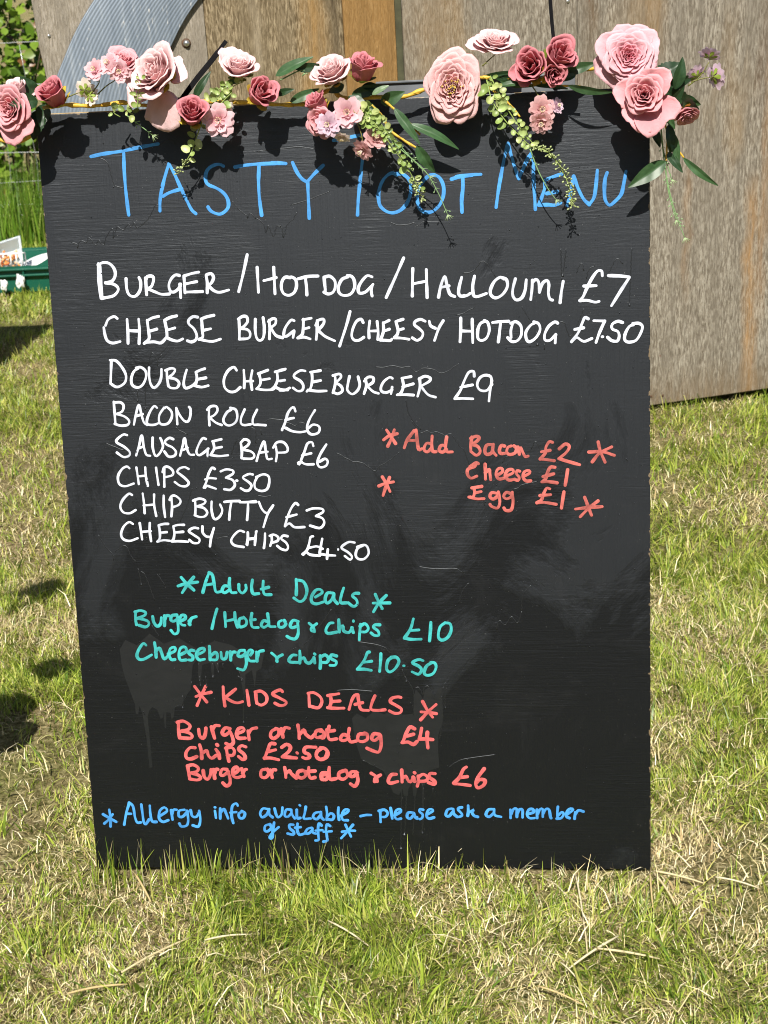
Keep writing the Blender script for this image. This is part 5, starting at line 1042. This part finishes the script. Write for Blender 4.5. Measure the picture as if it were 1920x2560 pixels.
GC = [(0.27, 0.36, 0.10), (0.33, 0.42, 0.15), (0.22, 0.31, 0.08), (0.38, 0.44, 0.16)]
FC = [(0.24, 0.40, 0.17), (0.32, 0.48, 0.24)]
def disc(mb, c, nrm, along, r, col, rg):
    side = nrm.cross(along).normalized(); up_ = along.normalized(); v = [c + up_ * r]; f = []
    asp = rg.uniform(0.62, 0.92); pt = rg.uniform(0.0, 0.25)
    for ring, rr, d in ((0, 0.55, 0.0), (1, 1.0, rg.uniform(0.1, 0.4))):
        for k in range(10):
            an = 6.283 * k / 10; v.append(c + up_ * r + (side * math.cos(an) * rr * asp * (1 - pt * math.sin(an)) + up_ * math.sin(an) * rr) * r + nrm * r * d)
    for k in range(10):
        f.append((0, 1 + k, 1 + (k + 1) % 10)); f.append((1 + k, 11 + k, 11 + (k + 1) % 10, 1 + (k + 1) % 10))
    br = rg.uniform(0.8, 1.2); mb.add(v, f, [tuple(x * br * (1.25 if i == 0 else 1) for x in col) for i in range(21)])
for i, (path, lr, tip) in enumerate(SPRIGS):
    rg = random.Random(700 + i); mb = MB(); pts = [Vector(p) for p in spline([tuple(P3(*q)) for q in path], 0.004)]
    stemc = (0.30, 0.40, 0.10) if tip != 'stem' else (0.20, 0.20, 0.05)
    if tip == 'fine': stemc = FC[0]
    mb.tube(pts, [0.0011 - 0.0005 * k / len(pts) for k in range(len(pts))], 5, cols=stemc)
    L = sum((pts[k + 1] - pts[k]).length for k in range(len(pts) - 1))
    if lr:
        r_ = lr / 1000.0; step = max(2, int(1.35 * r_ / (L / len(pts))))
        for k in range(1, len(pts) - 1, step):
            t = (pts[k + 1] - pts[k]).normalized(); out = Vector((rg.uniform(-0.4, 0.4), -1, rg.uniform(-0.2, 0.6))).normalized()
            sd = t.cross(out).normalized(); sz = r_ * rg.uniform(0.5, 0.95) * (1 - 0.35 * k / len(pts))
            for sg in (-1, 1):
                if rg.random() < 0.10: continue
                sz = r_ * rg.uniform(0.5, 1.15) * (1 - 0.35 * k / len(pts))
                al = (sd * sg * rg.uniform(0.5, 1.1) + t * rg.uniform(-0.3, 1.0) + out * rg.uniform(-0.1, 0.8)).normalized()
                nr = (out - al * out.dot(al) + sd * rg.uniform(-0.3, 0.3)).normalized()
                base = pts[k] + al * 0.002; disc(mb, base, nr, al, sz, rg.choice(GC), rg)
    if tip in ('seed', 'seed2'):
        n0 = 0 if tip == 'seed2' else int(len(pts) * 0.86)
        ext = pts[n0:] if tip == 'seed2' else pts[n0:] + [pts[-1] + (pts[-1] - pts[-2]) * k for k in range(1, 5)]
        for k, p in enumerate(ext):
            for q in range(3):
                d = Vector((rg.uniform(-1, 1), rg.uniform(-1, 0.4), rg.uniform(-0.6, 0.6))).normalized(); e = p + d * rg.uniform(0.003, 0.008)
                mb.tube([p, e], 0.0005, 4, cols=GC[3]); mb.tube([e - d * 0.001, e + d * 0.0008, e + d * 0.0026], [0.0005, 0.0014, 0.0006], 5, cols=(0.46, 0.54, 0.24))
    if tip == 'fine':
        for k in range(int(len(pts) * 0.15), len(pts), 3):
            t = (pts[min(k + 1, len(pts) - 1)] - pts[max(0, k - 1)]).normalized()
            if rg.random() < 0.45: continue
            for sg in (-1, 1):
                sd = (t.cross(Vector((rg.uniform(-.5, .5), -1, 0))).normalized() * sg + t * 0.9).normalized(); l_ = rg.uniform(0.003, 0.008)
                mb.tube([pts[k], pts[k] + sd * l_], [0.0005, 0.0003], 4, cols=FC[1])
                if rg.random() < 0.5: e = pts[k] + sd * l_; mb.tube([e - sd * 0.001, e + sd * 0.0006, e + sd * 0.002], [0.0004, 0.0011, 0.0005], 5, cols=FC[1])
        t = (pts[-1] - pts[-3]).normalized(); sd = t.cross(Vector((0, -1, 0))).normalized()
        for q in (-1.1, -0.6, -0.1, 0.5, 1.0): mb.tube([pts[-1], pts[-1] + (t + sd * q).normalized() * 0.009], [0.0007, 0.0004], 4, cols=(0.40, 0.52, 0.27))
    if tip == 'stem':
        for k in range(2, len(pts), 5):
            d = Vector((rg.uniform(-1, 1), -0.6, rg.uniform(-1, 1))).normalized(); mb.tube([pts[k], pts[k] + d * 0.006], [0.0006, 0.0003], 4, cols=(0.22, 0.28, 0.06))
    o = mb.build('sprig', sprig_m, garland)
    tag(o, 'light green round leaved sprig' if lr else {'fine': 'thin feathery green sprig', 'seed2': 'pale green seed spike', 'stem': 'thin green flower stalk'}.get(tip, 'green sprig'))
for i, (path, rmm) in enumerate(STEMS):
    mb = MB(); pts = spline([tuple(P3(*q)) for q in path], 0.0022); rg = random.Random(i)
    rr = [rmm / 2000 * 1.15 * (1 + 0.16 * math.sin(k * 0.55) + 0.10 * math.sin(k * 0.21 + i)) for k in range(len(pts))]
    mb.tube([Vector(p) + Vector((0, 0, 0.0012 * math.sin(k * 0.13))) for k, p in enumerate(pts)], rr, 9)
    # spiral edge of the paper tape
    hel = []; 
    for k in range(len(pts) - 1):
        t = Vector(pts[k + 1]) - Vector(pts[k]); t.normalize(); a = t.orthogonal().normalized(); b_ = t.cross(a); an = k * 0.42
        hel.append(Vector(pts[k]) + (a * math.cos(an) + b_ * math.sin(an)) * rr[k] * 0.98 + Vector((0, 0, 0.0012 * math.sin(k * 0.13))))
    mb.tube(hel, rmm / 2000 * 0.20, 5)
    tag(mb.build('stem', tape, garland), 'yellow paper wrapped stem')

# black cable ties that hold the garland
tie_m = simple('black_nylon', (0.008, 0.008, 0.009), 0.75, 0, 0.2, 60, spec=0.04)
TL = ['thick black cable tie sticking up diagonally left of centre above the garland', 'thin black cable tie pointing straight up at the top right above the mauve roses']
for i, (path, wmm) in enumerate(TIES):
    t = empty('cable_tie', (0, 0, 0), TL[i], 'cable tie', 'cable ties holding the garland', rot=(LEAN, 0, 0))
    mb = MB(); pts = [Vector(p) for p in spline([tuple(P3(*q)) for q in path], 0.006)]; v = []; f = []; n_ = len(pts)
    for k, p in enumerate(pts):
        d = (pts[min(k + 1, n_ - 1)] - pts[max(k - 1, 0)]).normalized(); sd = d.cross(Vector((0, -1, 0))).normalized(); nn = sd.cross(d)
        w_ = wmm / 2000 * (1 if k < n_ - 4 else 0.75); 
        v += [p + sd * w_ + nn * 0.0007, p - sd * w_ + nn * 0.0007, p - sd * w_ - nn * 0.0007, p + sd * w_ - nn * 0.0007]
        if k:
            q = 4 * k
            for c in range(4): f.append((q - 4 + c, q - 4 + (c + 1) % 4, q + (c + 1) % 4, q + c))
    f += [(3, 2, 1, 0), (4 * n_ - 4, 4 * n_ - 3, 4 * n_ - 2, 4 * n_ - 1)]
    mb.add(v, f); mb.build('strap', tie_m, t, False)
    mb = MB(); p = pts[0]; mb.box((p.x - 0.0055, p.y - 0.003, p.z - 0.005), (p.x + 0.0055, p.y + 0.003, p.z + 0.004), bev=0.001); mb.build('lock_head', tie_m, t, False)

# stake that carries the far left end of the garland (outside the picture)
st = empty('garland_stake', (-1.21, 0.12, 0), 'plain wooden stake left of the board holding the loose end of the garland', 'stake')
mb = MB(); mb.tube([(0, 0, -0.1), (0, 0, 0.6), (0, 0, 1.15)], [0.016, 0.016, 0.015], 10); mb.build('pole', strut_m, st)

# ------------------------------------------------------------------ green crate and what lies in it
green_m = simple('green_plastic', (0.008, 0.095, 0.06), 0.38, 0, 0.15, 6)
crate = empty('green_crate', (-2.28, 4.47, 0), 'shallow dark green plastic crate standing on the grass left of the board', 'crate', rot=(0, 0, R(3)))
def frustum_wall(mb, x0, x1, y0, y1, z0, z1, t, fl):
    """open tray: outer and inner walls with a floor"""
    o = [(x0 + fl, y0 + fl, z0), (x1 - fl, y0 + fl, z0), (x1 - fl, y1 - fl, z0), (x0 + fl, y1 - fl, z0), (x0, y0, z1), (x1, y0, z1), (x1, y1, z1), (x0, y1, z1)]
    i = [(x0 + fl + t, y0 + fl + t, z0 + t), (x1 - fl - t, y0 + fl + t, z0 + t), (x1 - fl - t, y1 - fl - t, z0 + t), (x0 + fl + t, y1 - fl - t, z0 + t), (x0 + t, y0 + t, z1), (x1 - t, y0 + t, z1), (x1 - t, y1 - t, z1), (x0 + t, y1 - t, z1)]
    f = [(0, 3, 2, 1), (0, 1, 5, 4), (1, 2, 6, 5), (2, 3, 7, 6), (3, 0, 4, 7), (8, 9, 10, 11), (9, 8, 12, 13), (10, 9, 13, 14), (11, 10, 14, 15), (8, 11, 15, 12), (4, 5, 13, 12), (5, 6, 14, 13), (6, 7, 15, 14), (7, 4, 12, 15)]
    mb.add(o + i, f)
mb = MB(); frustum_wall(mb, -0.32, 0.45, 0.0, 0.46, 0.0, 0.122, 0.006, 0.012); mb.build('tub', green_m, crate, False)
mb = MB()
for z, d in ((0.105, 0.018), (0.076, 0.012)):
    mb.box((-0.33, -d, z), (0.46, 0.006, z + 0.008), bev=0.002); mb.box((-0.33, 0.452, z), (0.46, 0.46 + d, z + 0.008), bev=0.002)
for k in range(6): mb.box((-0.28 + k * 0.14, -0.011, 0.03), (-0.274 + k * 0.14, 0.01, 0.108))
mb.build('rim', green_m, crate, False)
white_m = simple('white_paper', (0.78, 0.79, 0.80), 0.7, 0, 0.05, 30)
def cloth_sheet():
    n = 14; v = []; f = []
    for j in range(n + 1):
        for i in range(n + 1):
            u, w_ = i / n, j / n
            v.append((0.34 * u, 0.30 * w_, 0.14 * u * (1 - 0.3 * w_) + 0.012 * math.sin(u * 7 + w_ * 5) + 0.010 * math.sin(w_ * 9)))
    for j in range(n):
        for i in range(n): q = j * (n + 1) + i; f.append((q, q + 1, q + n + 2, q + n + 1))
    return v, f
ws = empty('paper_sheet', (-2.17, 4.52, 0.035), 'crumpled white paper sheet lying in the green crate', 'paper sheet', rot=(0, 0, R(6)))
v, f = cloth_sheet(); o = mesh_obj('sheet', v, f, white_m, ws); md = o.modifiers.new('t', 'SOLIDIFY'); md.thickness = 0.0012
def plastic():
    m, nt, b = mat('clear_plastic'); b.inputs['Base Color'].default_value = (0.80, 0.86, 0.90, 1); b.inputs['Roughness'].default_value = 0.25
    b.inputs['Transmission Weight'].default_value = 0.55; b.inputs['IOR'].default_value = 1.3; return m
tubm = plastic()
tb = empty('clear_tub', (-2.16, 4.60, 0.085), 'tilted translucent plastic tub of orange snacks in the green crate', 'tub', rot=(R(38), R(-14), R(8)))
mb = MB(); frustum_wall(mb, -0.14, 0.14, -0.08, 0.10, 0.0, 0.06, 0.003, 0.012); mb.build('container', tubm, tb, False)
mb = MB(); mb.box((-0.147, -0.087, 0.056), (0.147, -0.078, 0.062)); mb.box((-0.147, 0.098, 0.056), (0.147, 0.107, 0.062)); mb.box((0.138, -0.078, 0.056), (0.147, 0.098, 0.062)); mb.box((-0.147, -0.078, 0.056), (-0.138, 0.098, 0.062)); mb.build('rim', tubm, tb, False)
snack_m = tinted('orange_snack', rough=0.6, var=0.25, scale=120)
mb = MB(); rg = random.Random(2)
for k in range(150):
    x = rg.uniform(-0.11, 0.11); y = rg.uniform(-0.06, 0.07); z = 0.008 + rg.uniform(0, 0.038); a = rg.uniform(0, 6.28); e = rg.uniform(-0.5, 0.5)
    d = Vector((math.cos(a), math.sin(a), e)).normalized() * rg.uniform(0.006, 0.012)
    p = Vector((x, y, z)); mb.tube([p - d, p - d * 0.3 + Vector((0, 0, 0.002)), p + d * 0.5 + Vector((0, 0, 0.002)), p + d], [0.003, 0.0062, 0.0058, 0.003], 6, cols=rg.choice([(0.72, 0.24, 0.05), (0.66, 0.32, 0.10), (0.75, 0.45, 0.22), (0.55, 0.15, 0.04)]))
mb.build('snacks', snack_m, tb)
rack_m = simple('white_plastic', (0.8, 0.8, 0.8), 0.35, 0, 0.03)
rk = empty('wire_rack', (-2.06, 4.50, 0.118), 'small white plastic rack standing on the front rim of the green crate', 'rack', rot=(0, 0, R(4)))
mb = MB()
for x in (-0.10, -0.048, 0.004, 0.030, 0.056): mb.tube([(x, 0, 0), (x, 0.004, 0.058)], 0.0036, 6)
mb.tube([(-0.10, 0.004, 0.058), (0.056, 0.004, 0.058)], 0.0036, 6); mb.tube([(-0.10, 0.06, 0.05), (0.056, 0.06, 0.05)], 0.0036, 6)
mb.tube([(0.056, 0.004, 0.058), (0.056, 0.06, 0.05), (0.056, 0.062, -0.03)], 0.0036, 6); mb.tube([(-0.10, 0.004, 0.058), (-0.10, 0.06, 0.05)], 0.0036, 6)
mb.build('bars', rack_m, rk)
# crumpled white tissues caught on the front of the crate
def crumple(loc, r, seed, label):
    rg = random.Random(seed); bm = bmesh.new(); bmesh.ops.create_icosphere(bm, subdivisions=3, radius=1.0)
    for q in bm.verts:
        p = q.co; k = 1 + 0.25 * math.sin(5 * p.x + 3 * p.z + seed) + 0.2 * math.sin(9 * p.y + 6 * p.x) + rg.uniform(-0.08, 0.08)
        q.co = Vector((p.x * r * 0.6 * k, p.y * r * 0.45 * k, p.z * r * k))
    bm.verts.index_update(); v = [q.co.copy() for q in bm.verts]; f = [[q.index for q in fc.verts] for fc in bm.faces]; bm.free()
    o = mesh_obj('tissue', v, f, white_m, None, None, False); o.location = loc; tag(o, label, 'tissue', 'crumpled tissues on the green crate')
crumple((-2.005, 4.444, 0.060), 0.030, 1, 'larger crumpled white tissue hanging on the front of the green crate')
crumple((-2.085, 4.440, 0.045), 0.024, 2, 'smaller crumpled white tissue with dark marks on the front of the green crate')

# made-up table out of view, added to throw the broad lawn shadow near the crate
tbl = empty('shadow_caster_table', (-2.15, 2.92, 0), 'unseen wooden table added left of the view to cast the lawn shadow', 'table', rot=(0, 0, R(-2)))
mb = MB()
for k in range(5): mb.box((-0.5, -0.47 + k * 0.157, 0.72), (0.46, -0.316 + k * 0.157, 0.745), bev=0.002)
mb.build('table_top', strut_m, tbl, False)
for x in (-0.42, 0.16):
    mb = MB(); mb.box((x, -0.40, 0.0), (x + 0.045, -0.355, 0.72), bev=0.002); mb.build('leg', strut_m, tbl, False)
    mb = MB(); mb.box((x, 0.22, 0.0), (x + 0.045, 0.265, 0.72), bev=0.002); mb.build('leg', strut_m, tbl, False)
